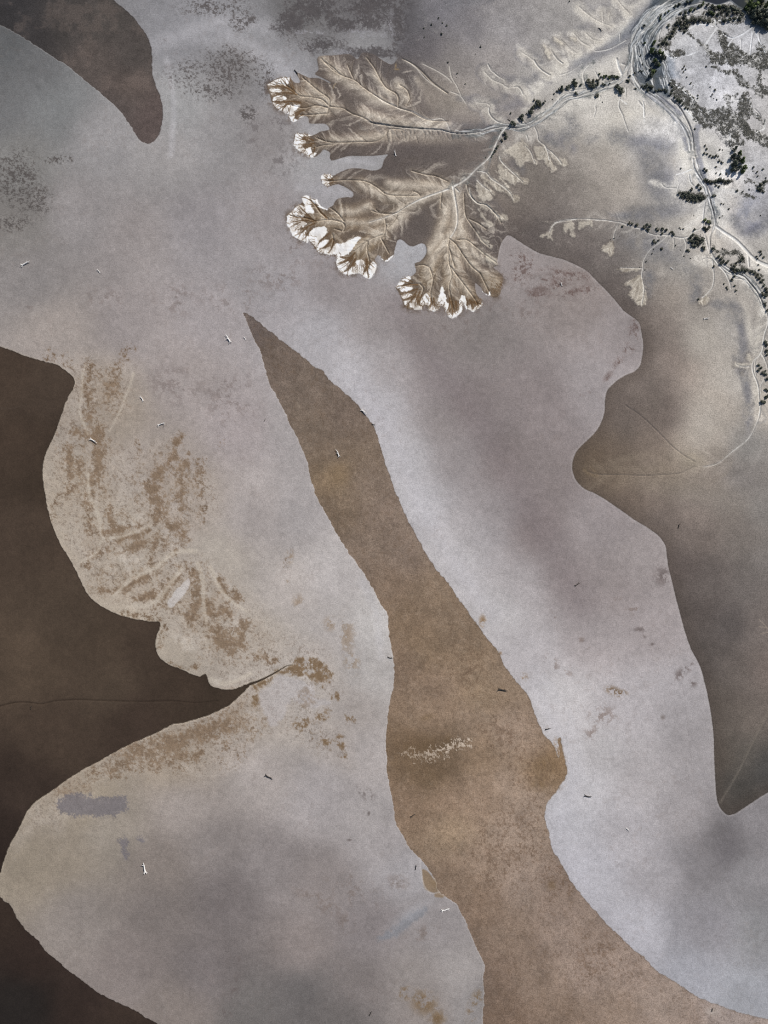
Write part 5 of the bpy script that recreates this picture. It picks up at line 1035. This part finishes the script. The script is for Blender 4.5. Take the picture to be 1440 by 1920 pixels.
def leaf_cloud(n, seed, kind):
    """crown of small leaf clumps in a lumpy unit volume, radius about 1, base at z = 0"""
    r = random.Random(seed)
    lob = [(r.uniform(-.55, .55), r.uniform(-.55, .55), r.uniform(.35, .95), r.uniform(.34, .58)) for _ in range(7 if kind != 'mat' else 9)]
    if kind == 'tall': lob = [(x * .75, y * .75, .3 + 1.5 * i / 6, .62 - .05 * i) for i, (x, y, z, q) in enumerate(lob)]
    if kind == 'mat': lob = [(x * 1.3, y * 1.3, .25, .38) for x, y, z, q in lob]
    V, F = [], []
    for _ in range(n):
        lx, ly, lz, q = r.choice(lob)
        a, u = r.uniform(0, 2 * math.pi), r.uniform(-.7, 1)
        s = math.sqrt(1 - u * u); rad = q * r.uniform(.55, 1.08) ** .6
        d = (math.cos(a) * s, math.sin(a) * s, u)
        p = (lx + d[0] * rad, ly + d[1] * rad, max(.03, lz + d[2] * rad * .85))
        nx, ny, nz = d[0] + r.uniform(-.6, .6), d[1] + r.uniform(-.6, .6), d[2] + r.uniform(-.3, .8)
        l = math.sqrt(nx * nx + ny * ny + nz * nz) + 1e-6; nx, ny, nz = nx / l, ny / l, nz / l
        tx, ty, tz = (-ny, nx, 0) if abs(nz) < .95 else (1, 0, 0)
        l = math.sqrt(tx * tx + ty * ty + tz * tz) + 1e-6; tx, ty, tz = tx / l, ty / l, tz / l
        bx, by, bz = ny * tz - nz * ty, nz * tx - nx * tz, nx * ty - ny * tx
        w, h = r.uniform(.10, .20), r.uniform(.08, .15)
        k = len(V)
        for e, f in ((-w, 0), (0, -h), (w, 0), (0, h)):
            V.append((p[0] + tx * e + bx * f, p[1] + ty * e + by * f, p[2] + tz * e + bz * f))
        F.append((k, k + 1, k + 2, k + 3))
    return V, F

def mesh_obj(name, V, F, mat, parent=None):
    me = bpy.data.meshes.new(name); me.from_pydata(V, [], F); me.update(); me.materials.append(mat)
    o = bpy.data.objects.new(name, me); COL.objects.link(o)
    if parent: o.parent = parent
    return o

def tube(pts, rad, seg=6):
    V, F = [], []
    for i, p in enumerate(pts):
        a = np.array(pts[max(i - 1, 0)], float); b = np.array(pts[min(i + 1, len(pts) - 1)], float)
        t = b - a; t /= np.linalg.norm(t) + 1e-9
        u = np.cross(t, (0, 0, 1.0)); u = np.array((1.0, 0, 0)) if np.linalg.norm(u) < 1e-3 else u / np.linalg.norm(u)
        v = np.cross(t, u)
        for k in range(seg):
            an = 2 * math.pi * k / seg
            V.append(tuple(np.array(p) + rad[i] * (math.cos(an) * u + math.sin(an) * v)))
    for i in range(len(pts) - 1):
        for k in range(seg):
            F.append((i * seg + k, i * seg + (k + 1) % seg, (i + 1) * seg + (k + 1) % seg, (i + 1) * seg + k))
    F.append(tuple(range(seg))[::-1]); F.append(tuple((len(pts) - 1) * seg + k for k in range(seg)))
    return V, F

# prototypes: crown + trunk with limbs; kept as mesh data, every plant is its own object
CROWN = {}
for kind, mat, n in (('bush_dark', L_dark, 330), ('bush_olive', L_olive, 330), ('bush_green', L_green, 330), ('tall_dark', L_dark, 460), ('tall_green', L_green, 460), ('mat_grey', L_grey, 160)):
    CROWN[kind] = []
    for v in range(5):
        V, F = leaf_cloud(n, hash((len(kind), n, v)) % 9999 + v * 17, {'b': 'bush', 't': 'tall', 'm': 'mat'}[kind[0]])
        me = bpy.data.meshes.new("crown"); me.from_pydata(V, [], F); me.update(); me.materials.append(mat)
        CROWN[kind].append(me)
V, F = [], []
for pts, rad in (([(0, 0, -.1), (.03, .02, .35), (.0, .05, .8)], [.10, .08, .04]), ([(.02, .01, .3), (.25, .1, .55), (.45, .15, .8)], [.06, .04, .02]), ([(.02, .01, .28), (-.2, .2, .5), (-.35, .35, .75)], [.06, .04, .02]), ([(.0, .0, .25), (-.1, -.25, .5), (-.15, -.45, .7)], [.06, .04, .02])):
    v, f = tube(pts, rad); k = len(V); V += v; F += [tuple(i + k for i in q) for q in f]
TRUNK = bpy.data.meshes.new("trunk"); TRUNK.from_pydata(V, [], F); TRUNK.update(); TRUNK.materials.append(L_wood)

ORD = ["first","second","third","fourth","fifth","sixth","seventh","eighth","ninth","tenth","eleventh","twelfth","thirteenth","fourteenth","fifteenth","sixteenth","seventeenth","eighteenth","nineteenth","twentieth"]
proots = {}
def plant(x, y, r, kind, name, label, cat, group):
    """x, y: where the crown shows in the photo; r: crown radius in photo pixels"""
    R = r * S * .84
    hz = R * (1.5 if kind.startswith('tall') else .75)
    k = 1 - hz * .6 / CAM_H
    wx, wy, _ = wpos(x, y)
    rz = random.uniform(0, 6.28); me = random.choice(CROWN[kind])
    sc = (R, R * random.uniform(.85, 1.15), R * random.uniform(.85, 1.15))
    def place(o, p=None):
        if p is None: o.location = (wx * k, wy * k, -.05); o.rotation_euler = (0, 0, rz)
    if r < 2.6:
        o = bpy.data.objects.new(name, me); o.scale = sc; place(o); COL.objects.link(o)
        props(o, label, cat, group); return o
    if 'root' not in proots:
        root = bpy.data.objects.new(name, None); crown = bpy.data.objects.new("crown", me); trunk = bpy.data.objects.new("trunk", TRUNK)
        proots['root'], proots['crown'], proots['trunk'] = root, crown, trunk
    else:
        root = proots['root'].copy(); crown = proots['crown'].copy(); trunk = proots['trunk'].copy()
        root.name = name
    crown.data = me
    COL.objects.link(root); COL.objects.link(crown); COL.objects.link(trunk)
    crown.parent = root; trunk.parent = root
    crown.scale = sc; trunk.scale = (R, R, R * (1.4 if kind.startswith('tall') else 1.0))
    root.empty_display_size = .5
    place(root)
    for key in ("group",):
        if key in root: del root[key]
    props(root, label, cat, group)
    return root

def row(where, group, pts, kinds, name="shrub", cat="shrub", axis=0, side="left"):
    """a zone of plants; each is singled out by size and by its order along the zone"""
    pts = sorted(pts, key=lambda p: p[axis])
    for i, p in enumerate(pts):
        kd = kinds if isinstance(kinds, str) else random.choice(kinds)
        if len(p) > 3: kd = p[3]
        tone = {'dark': 'dark', 'olive': 'olive', 'green': 'green', 'grey': 'grey'}[kd.split('_')[1]]
        size = "large" if p[2] >= 7 else "small" if p[2] >= 2.6 else "tiny"
        n = len(pts)
        pos = f"{ORD[i]} from the {side}" if i < 12 or n - 1 - i > 11 and i < 20 else f"{ORD[n - 1 - i]} from the {'right' if side == 'left' else 'bottom'}"
        if n == 1: lab = f"{size} {tone} {name.replace('_', ' ')} {where}"
        else: lab = f"{size} {tone} {name.replace('_', ' ')}, {pos} {where}"
        plant(p[0], p[1], p[2], kd, name, lab, cat, group if n > 1 else None)

def zz(Zf, k, lst):
    out = []
    for q in lst:
        (x, y), = Zf([(q[0], q[1])])
        out.append((x, y) + tuple(q[2:]))
    return out

DK = ('bush_dark', 'bush_dark', 'bush_olive')
row("in the line above the creek fork", "shrubs above the creek fork", zz(zr, 1, [(580,945,6.5,'bush_dark'),(700,860,6.5),(830,790,7),(850,740,5),(880,710,4),(940,680,7),(875,630,3),(1000,670,3.5),(1025,640,2.2),(770,815,1.8),(720,900,3.5),(610,960,4),(960,710,4.5),(910,650,4)]), DK)
row("along the delta's creek branch", "shrubs beside the delta branch", zz(zr, 1, [(485,1085,4.5),(500,1130,4.5),(440,1175,3.5),(372,1270,3.5),(345,1320,4),(325,1350,3.2),(305,1390,2.4),(222,1405,1.6),(390,1250,2.2),(420,1040,1.6)]), DK, axis=1, side="top")
row("left of the curled creek loop", "trees left of the creek loop", zz(zt, 1, [(345,690,6,'tall_dark'),(350,715,5),(420,690,5.5),(490,610,7,'tall_dark'),(520,650,6),(580,650,4),(290,725,3.2),(255,760,2),(238,825,1.6),(440,660,4)]), DK, "tree", "tree")
row("right of the curled creek loop", "bushes right of the creek loop", zz(zt, 1, [(670,600,5),(700,640,6.5),(740,600,5),(740,660,6),(785,640,5),(790,590,4),(690,670,4.5)]), ('bush_dark','bush_olive'))
row("in the straight hedge above the creek bend", "hedge above the creek bend", zz(zt, 1, [(810,520,3),(830,550,3.6),(865,550,3.8),(900,545,4),(935,555,4),(960,540,4),(990,550,4),(1020,550,4),(1045,560,3.4)]), ('bush_dark','bush_green'))
row("hugging the lower bank of the creek bend", "shrubs below the creek bend", zz(zt, 1, [(520,745,4),(540,765,2.6),(785,770,5),(770,795,3),(850,640,3.4),(880,650,3),(1030,670,6),(1060,700,6.5),(1085,740,5.5),(1090,700,4),(1180,540,3),(1170,600,3.6),(1145,590,2.8),(850,860,1.6),(935,630,2.4)]), DK)
row("between the braided creek channels", "trees between the braided channels", zz(zm, 1, [(590,105,6.5,'tall_green'),(640,130,6,'tall_dark'),(700,125,6.5,'tall_green'),(740,160,6,'tall_green'),(740,200,6,'tall_dark'),(650,235,6,'tall_green'),(660,285,6,'tall_dark'),(690,300,5,'tall_green'),(610,390,5.5,'tall_green'),(580,440,5.5,'tall_dark'),(600,420,5,'tall_green'),(770,210,4,'bush_dark'),(610,260,3.5,'bush_dark'),(640,380,3,'bush_dark'),(570,360,3.5,'bush_dark')]), 'tall_dark', "tree", "tree", 1, "top")
row("where the braids rejoin", "shrubs where the braids rejoin", zz(zm, 1, [(490,600,4),(520,580,5),(560,590,5),(590,610,5),(540,640,4),(650,650,4),(690,640,3.5),(730,640,3.5),(790,655,4),(770,630,3),(460,590,3),(360,415,3),(430,380,2.5),(460,390,2.5),(440,170,2.5),(470,290,2.5),(370,615,3),(300,450,2.4),(270,510,2.8),(250,530,2)]), DK)
row("along the right bank below the braids", "shrubs on the right creek bank", zz(zm, 1, [(850,690,4.5),(870,590,3),(900,730,4),(930,765,4.5),(980,795,4.5),(1010,830,4),(1050,875,4),(1080,890,3),(830,550,3),(1170,1160,2),(870,640,3.5),(960,770,3.5)]), 'bush_dark', axis=1, side="top")
row("beside the upper creek braids", "shrubs beside the upper braids", zz(zi, 1, [(245,250,4.5),(405,150,4),(400,185,3.5),(550,60,4.5),(580,40,4.5),(480,245,4.5),(480,110,3),(450,130,3),(250,420,3.5),(640,120,4.5),(690,100,5),(600,130,4),(730,90,4.5),(780,60,5),(660,20,5),(700,10,5),(350,400,4.5),(330,430,3.5),(390,430,4),(810,40,5)]), ('bush_dark','bush_dark','bush_green'), axis=0)
# the wood in the top right corner
WOOD = zz(zi, 1, [(1270,30,9,'tall_green'),(1310,60,10,'tall_green'),(1350,25,9,'tall_green'),(1330,100,9,'tall_dark'),(1290,110,8,'tall_dark'),(1400,110,10,'tall_dark'),(1420,160,10,'tall_dark'),(1360,160,9,'tall_dark'),(1300,160,7,'tall_dark'),(1430,220,9,'tall_dark'),(1400,200,9,'tall_dark'),(1340,200,7,'bush_dark'),(1430,270,7,'bush_dark'),(1425,60,8,'tall_green'),(1250,130,6,'bush_dark'),(1390,10,7,'tall_dark'),(1230,80,6,'bush_green'),(1300,215,5,'bush_dark')])
row("of the top right wood", "trees of the corner wood", WOOD, 'tall_dark', "tree", "tree", 1, "top")
row("in the fringe below the pond", "bushes below the pond", zz(zi, 1, [(860,50,5.5),(900,60,6),(930,80,5),(970,70,6,'bush_green'),(1010,60,6),(1050,80,6),(1090,70,6),(1120,90,5.5),(1000,110,5),(1060,120,6),(1110,120,5),(870,110,6),(900,130,6,'bush_green'),(1150,110,5),(1190,140,5),(1170,180,5),(1120,180,5),(1070,190,5),(1020,200,5),(960,140,5)]), ('bush_dark','bush_dark','bush_olive'))
row("of the dense scrub band", "bushes of the dense scrub band", zz(zi, 1, [(560,230,5),(590,210,6),(620,240,6),(600,270,5),(650,210,6),(690,200,6),(730,190,6),(780,190,6),(830,200,5),(870,210,5),(660,260,5),(640,300,4),(540,280,4),(520,310,5),(500,350,5),(460,370,5),(440,400,5),(470,420,4),(420,410,4),(640,160,5)]), ('bush_olive','bush_dark'))
row("of the tall dark clump", "trees of the tall dark clump", [(1379,279,6,'tall_dark'),(1376,292,7.5,'tall_dark'),(1388,288,7,'tall_green'),(1378,306,8.5,'tall_dark'),(1393,302,8,'tall_green'),(1383,316,8,'tall_dark'),(1397,314,7,'tall_green'),(1374,318,6,'tall_dark'),(1392,322,6,'tall_green'),(1385,297,8,'tall_dark')], 'tall_dark', "tree", "tree", 1, "top")
row("of the oval thicket", "shrubs of the oval thicket", zz(zk, 1, [(245,450,4),(275,490,4),(300,455,4.5),(335,480,5),(370,450,5),(380,510,5),(410,480,5),(420,545,4),(450,510,5),(470,550,4),(490,490,5),(520,510,5),(555,490,4.5),(540,535,4),(350,540,3.5),(575,515,3.5),(410,395,4.2),(500,345,4.5),(530,380,4.5)]), ('bush_olive','bush_dark'))
row("in the strip below the tall clump", "shrubs right of the creek neck", zz(zk, 1, [(590,265,4),(620,280,4),(655,290,4.5),(690,300,4),(730,285,4),(770,270,5),(800,265,5),(840,280,4.5),(880,290,4),(915,290,3.5),(745,345,3),(780,360,3.5),(700,480,4),(580,120,4),(610,140,4),(730,480,3)]), DK)
row("round the lower creek junction", "shrubs at the lower creek junction", zz(zk, 1, [(590,810,4.5,'bush_green'),(630,830,5,'bush_green'),(660,850,3.5),(580,920,4.5),(610,940,5),(640,910,4.5),(600,965,3),(450,935,3.8),(580,1190,5),(550,1180,3),(700,1205,4.5)]), DK)
row("of the round thicket", "shrubs of the round thicket", zz(zk, 1, [(400,1040,4.5),(430,1010,4),(460,1050,5),(500,1060,5),(540,1080,5),(390,1090,4.5),(430,1100,5),(480,1110,5),(530,1120,4.5),(420,1150,4.5),(460,1165,4.5),(500,1150,4)]), ('bush_olive','bush_dark'))
row("along the pale side creek", "shrubs along the pale side creek", zz(zu, 1, [(390,250,3.6),(425,260,3.6),(490,265,4.5),(575,295,5),(610,275,5),(650,280,4.5),(620,325,4),(625,350,2.6),(725,320,3.6),(750,335,3.6),(800,325,4),(845,340,4),(795,380,3.2),(910,360,4),(935,385,4)]), ('bush_dark','bush_olive'))
row("dotted below the side creek", "shrubs below the pale side creek", zz(zu, 1, [(310,290,3),(695,475,4.5),(720,490,3),(755,460,2.8),(790,565,3.2),(690,572,1.7),(670,625,2),(600,720,2.2),(587,825,1.6),(519,792,1.1),(960,525,1.7),(1110,590,3.6),(1020,580,1.2),(1065,655,1.6),(1145,685,1.2),(205,435,1.6),(165,450,1.0),(272,412,1.0),(470,370,1.1)]), ('bush_dark','bush_olive'))
row("above the creek junction", "tiny shrubs above the junction", zz(zu, 1, [(1010,310,2),(1025,325,1.8),(1055,322,2.2),(1185,160,1.2)]), 'bush_olive')
row("left of the white ridge", "shrubs left of the white ridge", zz(zl, 1, [(720,30,4.5),(745,60,4.5),(720,85,4.5),(775,80,4),(800,60,3.5),(690,10,4),(860,150,4.5),(880,180,4.5),(910,160,4.5),(930,180,5),(970,165,4.5),(1010,175,4.5),(1030,160,3),(880,120,4),(960,50,4),(980,20,4),(910,75,3)]), ('bush_dark','bush_olive'))
row("right of the lower creek", "shrubs right of the lower creek", zz(zl, 1, [(1085,190,4.5),(1120,205,4),(1155,235,4.5),(1185,265,5),(1215,290,4),(1200,310,3.5),(1235,350,4.5),(1255,400,4.5),(1215,455,4.5),(1260,470,5),(1275,430,4),(1245,565,3.5),(1250,595,3.5),(1275,650,3.5),(1180,160,3),(1165,105,2)]), ('bush_dark','bush_olive'), axis=1, side="top")
row("dotted inside the lower creek bend", "shrubs inside the lower creek bend", zz(zl, 1, [(630,122,3.4),(880,242,3.6),(848,287,3.8),(752,335,2.4),(785,375,2.6),(797,397,2.6),(884,357,3.2),(895,415,2.9),(897,463,1.3),(445,517,2.7)]), 'bush_dark')
row("along the right picture edge", "shrubs by the right edge", zz(zl, 1, [(1255,1030,4.5),(1270,1065,4.5),(1265,1140,4),(1275,1180,4),(1170,1310,4),(1195,1345,4.5),(1165,1370,4),(1215,1400,4.5),(1250,1380,3),(1255,1420,4.5),(1275,1470,4.5),(1250,1600,3.5),(1275,1620,3.5),(1260,1690,4.5),(1205,1745,5),(1235,1750,5),(1275,1680,4)]), 'bush_dark', axis=1, side="top")
row("on bare mud above the delta", "tiny shrubs above the delta", zz(zh, 1, [(250,135,2.2),(195,185,2.5),(140,210,2.1),(272,252,2.9),(142,280,2),(320,465,2.4),(565,350,2.4),(525,405,1.3),(390,550,1.9),(385,580,1.1),(450,628,1.7),(790,848,2.2),(1232,8,1.8),(310,190,2.6),(278,172,1.8)]), 'bush_dark')
row("on the open white clearing", "tiny shrubs on the white clearing", zz(zj, 1, [(310,30,2.3),(290,60,2),(330,70,2.2),(300,105,2.1),(280,75,1.5),(610,35,2.6),(680,35,2.2),(400,260,2.6),(430,290,1.5),(345,180,2.2),(495,420,2.4),(490,460,2.2),(690,410,2.2),(725,350,2.8),(670,440,1.8),(750,480,2),(660,310,1.7),(635,270,1.3),(295,310,1.6),(710,460,1.4)]), 'bush_olive')
row("left of the tall dark clump", "small shrubs left of the dark clump", zz(zj, 1, [(590,1105,3),(615,1145,3),(580,1205,3.2),(620,1215,2.6),(665,1235,3.4),(695,1250,3.2),(735,1240,3.6),(770,1245,2.2),(780,1310,3.4),(820,1330,3.2),(790,1155,2.2),(825,1160,1.8),(455,875,2.2),(265,1410,2.2),(740,1390,2.4)]), ('bush_dark','bush_olive'))
row("right of the tall dark clump", "small shrubs right of the dark clump", zz(zk, 1, [(1245,100,3),(1290,160,2.8),(1305,215,2.4),(1370,125,3.2),(1240,150,1.6),(1410,240,2),(1025,410,3.6),(1330,340,5),(1350,390,5),(1310,390,4),(1400,290,4.5),(1380,430,3),(1190,395,2.4),(1340,750,1.8),(1100,425,2.2),(740,175,2.2),(800,185,3),(880,185,2.6)]), ('bush_olive','bush_dark'))
row("around the diagonal white ridge", "small shrubs by the white ridge", zz(zk, 1, [(1335,1230,3.6),(1350,1270,3.4),(1385,1310,3.2),(1285,1300,2.4),(1300,1330,2.4),(810,590,2.4),(840,595,2),(910,660,2.4),(790,775,1.8),(825,755,1.4),(355,1215,3.4),(375,1235,2.6),(10,1195,3.2),(190,1155,1.6),(440,745,1),(255,1215,1.2),(305,1297,1.6),(390,1327,1.2)]), ('bush_olive','bush_dark'))

# the low saltmarsh scrub nobody could count: one object
pts = []
gx, gy = np.meshgrid(np.arange(1220, 1445, 1.0), np.arange(0, 530, 1.0))
xi = np.clip(np.searchsorted(PX, gx.ravel()), 0, NX - 1); yi = np.clip(np.searchsorted(PY, gy.ravel()), 0, NY - 1)
dens = (sd_scr[yi, xi] + (N_fine[yi, xi] - .5) * 14 < 1) & (GS[yi, xi] < .50)
sel = np.nonzero(dens)[0]
rr = np.random.default_rng(5)
sel = rr.choice(sel, min(len(sel), 5200), replace=False)
V, F = [], []
for s in sel:
    x, y, _ = wpos(gx.ravel()[s] + rr.uniform(-.5, .5), gy.ravel()[s] + rr.uniform(-.5, .5))
    R = rr.uniform(.3, .62)
    for _ in range(5):
        ox, oy, oz = rr.uniform(-R, R), rr.uniform(-R, R), rr.uniform(.1, R * .9)
        a, b = rr.uniform(0, 6.28), rr.uniform(-.5, .5)
        w = R * rr.uniform(.35, .6)
        ca, sa = math.cos(a) * w, math.sin(a) * w
        k = len(V)
        V += [(x + ox + ca, y + oy + sa, oz + b * w), (x + ox - sa * .8, y + oy + ca * .8, oz + .3 * w), (x + ox - ca, y + oy - sa, oz - b * w), (x + ox + sa * .8, y + oy - ca * .8, oz - .2 * w)]
        F.append((k, k + 1, k + 2, k + 3))
o = mesh_obj("saltmarsh_scrub", V, F, L_grey)
props(o, "low grey brown saltmarsh scrub spread in bands over the white ground at top right", "scrub", None, "stuff")

# ------------------------------------------------------------------ driftwood
def driftwood(x, y, length, ang, mat, label, forks=(.55,), lift=.25, name="driftwood", thick=.06):
    """x, y centre in the photo; length in photo pixels; ang in degrees as seen in the photo (0 = right, 90 = up)"""
    L = length * S * 1.15
    root = bpy.data.objects.new(name, None); COL.objects.link(root); root.empty_display_size = .5
    wx, wy, _ = wpos(x, y)
    root.location = (wx, wy, -.1 if mat is L_charred else 0.0); root.rotation_euler = (0, 0, math.radians(ang))
    props(root, label, "driftwood")
    r0 = L * thick
    q = random.Random(int(x * 7 + y))
    main = [(-.5 * L, 0, r0 * .9), (-.2 * L, q.uniform(-.05, .05) * L, r0 * 1.3 + lift * .3), (.15 * L, q.uniform(-.06, .06) * L, r0 + lift * L * .10 + .1), (.5 * L, q.uniform(-.1, .1) * L, r0 + lift * L * .2)]
    v, f = tube(main, [r0 * 1.5, r0 * 1.15, r0 * .85, r0 * .35], 7)
    mesh_obj("trunk", v, f, mat, root)
    v, f = [], []
    for a in (0, 1.3, 2.5, 3.8, 5.1):                       # root plate
        vv, ff = tube([(-.48 * L, 0, r0), (-.53 * L, math.cos(a) * r0 * 2, r0 * 1.3 + math.sin(a) * r0 * 1.5), (-.55 * L - r0, math.cos(a) * r0 * 3.6, max(.03, r0 * 1.4 + math.sin(a) * r0 * 3))], [r0 * .7, r0 * .5, r0 * .2], 5)
        k = len(v); v += vv; f += [tuple(i + k for i in t) for t in ff]
    mesh_obj("roots", v, f, mat, root)
    for i, t in enumerate(forks):
        s = 1 if i % 2 == 0 else -1
        bx = (t - .5) * L
        b0 = (bx, 0, r0 + lift * L * .06)
        ln = L * q.uniform(.2, .45); an = s * q.uniform(.35, .9)
        b1 = (bx + math.cos(an) * ln * .5, math.sin(an) * ln * .5, b0[2] + ln * .22 * lift * 2)
        b2 = (bx + math.cos(an) * ln, math.sin(an * 1.15) * ln, b0[2] + ln * .5 * lift * 2)
        vv, ff = tube([b0, b1, b2], [r0 * .75, r0 * .5, r0 * .2], 6)
        mesh_obj("branch", vv, ff, mat, root)
    return root

B, K = L_bleach, L_charred
for a in (
 (50,494,15,25,B,"long bleached driftwood log on the grey flat by the left edge",(.5,),.6),
 (185,508,7,125,B,"short bleached driftwood on the grey flat right of the long log",(.6,),.8),
 (428,634,14,118,B,"forked bleached driftwood left of the mud tongue's sharp point",(.3,.6),.7),
 (459,634,6,120,B,"tiny white driftwood chip touching the mud tongue's sharp point",(.5,),.5),
 (266,747,9,115,B,"upright bleached stub on the flat above the brown stains",(.6,),.9),
 (304,795,12,20,B,"branching bleached driftwood with dark shadow right of the stained coast",(.3,.7),.9),
 (177,827,13,-28,B,"bleached log in brown stains at the left coast",(.5,),.7),
 (683,773,11,-38,B,"bleached log on the right rim of the mud tongue",(.6,),.9),
 (701,796,6,-15,K,"small dark driftwood just below the log on the mud tongue's rim",(.5,),.5),
 (633,849,12,112,B,"curved bleached branch lying on the upper mud tongue",(.35,),.6),
 (497,787,5,60,K,"tiny dark stump on the flat left of the mud tongue",(.5,),.9),
 (271,1625,17,100,B,"large forked bleached driftwood above the bottom left flat",(.62,),.9),
 (836,1704,13,22,B,"cluster of pale limbs of driftwood near the bottom left rim of the mud tongue",(.3,.65),.7),
 (775,1528,9,40,K,"dark cross shaped driftwood on the lower mud tongue",(.4,.6),.5),
 (1028,1366,9,18,K,"dark driftwood pair beside the right bulge of the mud tongue",(.4,),.9),
 (1103,1493,11,-12,K,"dark thin driftwood on the pale flat right of the bulge",(.5,),.6),
 (1177,1555,7,-40,B,"tiny white stick on the pale flat below the dark driftwood",(.5,),.5),
 (505,1457,13,-28,K,"dark curved stick on the flat left of the mud tongue's salty patch",(.5,),.35),
 (944,1294,14,-10,K,"dark lying branch inside the right side of the mud tongue",(.5,),.4),
 (732,1233,8,-10,K,"dark twig on the left rim of the mud tongue",(.6,),.6),
 (741,287,9,100,B,"upright bleached driftwood on the dark mud between delta lobes",(.4,),1.1),
 (695,1899,8,62,K,"dark driftwood stub near the bottom edge of the flat",(.5,),.6),
 (780,1625,8,80,K,"small dark forked driftwood left of the pale notch in the mud tongue",(.4,.6),.6),
 (59,1326,6,70,K,"tiny dark snag standing in the dark left water",(.5,),.9),
 (1336,1892,7,75,K,"dark stub in a pale ring at the bottom right of the mud tongue",(.5,),.7),
 (1083,1095,9,35,K,"dark stub on the mauve flat right of the mud tongue",(.5,),.6),
 (1273,985,8,72,K,"dark driftwood on the brown mud right of the pointed shore",(.5,),.8),
 (1325,597,9,12,B,"bleached log with dark shadow on the mud inside the creek bend",(.5,),1.0),
 (1260,504,6,-40,B,"tiny white driftwood below the pale side creek",(.5,),.6),
 (1052,532,7,110,B,"small bleached driftwood among dark stains right of the delta",(.5,),.8),
 (556,136,9,-50,K,"dark driftwood at the upper tip of the delta fringe",(.5,),.6),
 (1126,56,8,-40,K,"dark crossed driftwood on the pale ridge at the top",(.4,.6),.7),
 (955,226,6,-40,K,"dark stub on the bank left of the thicket line",(.5,),.6),
):
    driftwood(*a[:6], forks=a[6], lift=a[7])
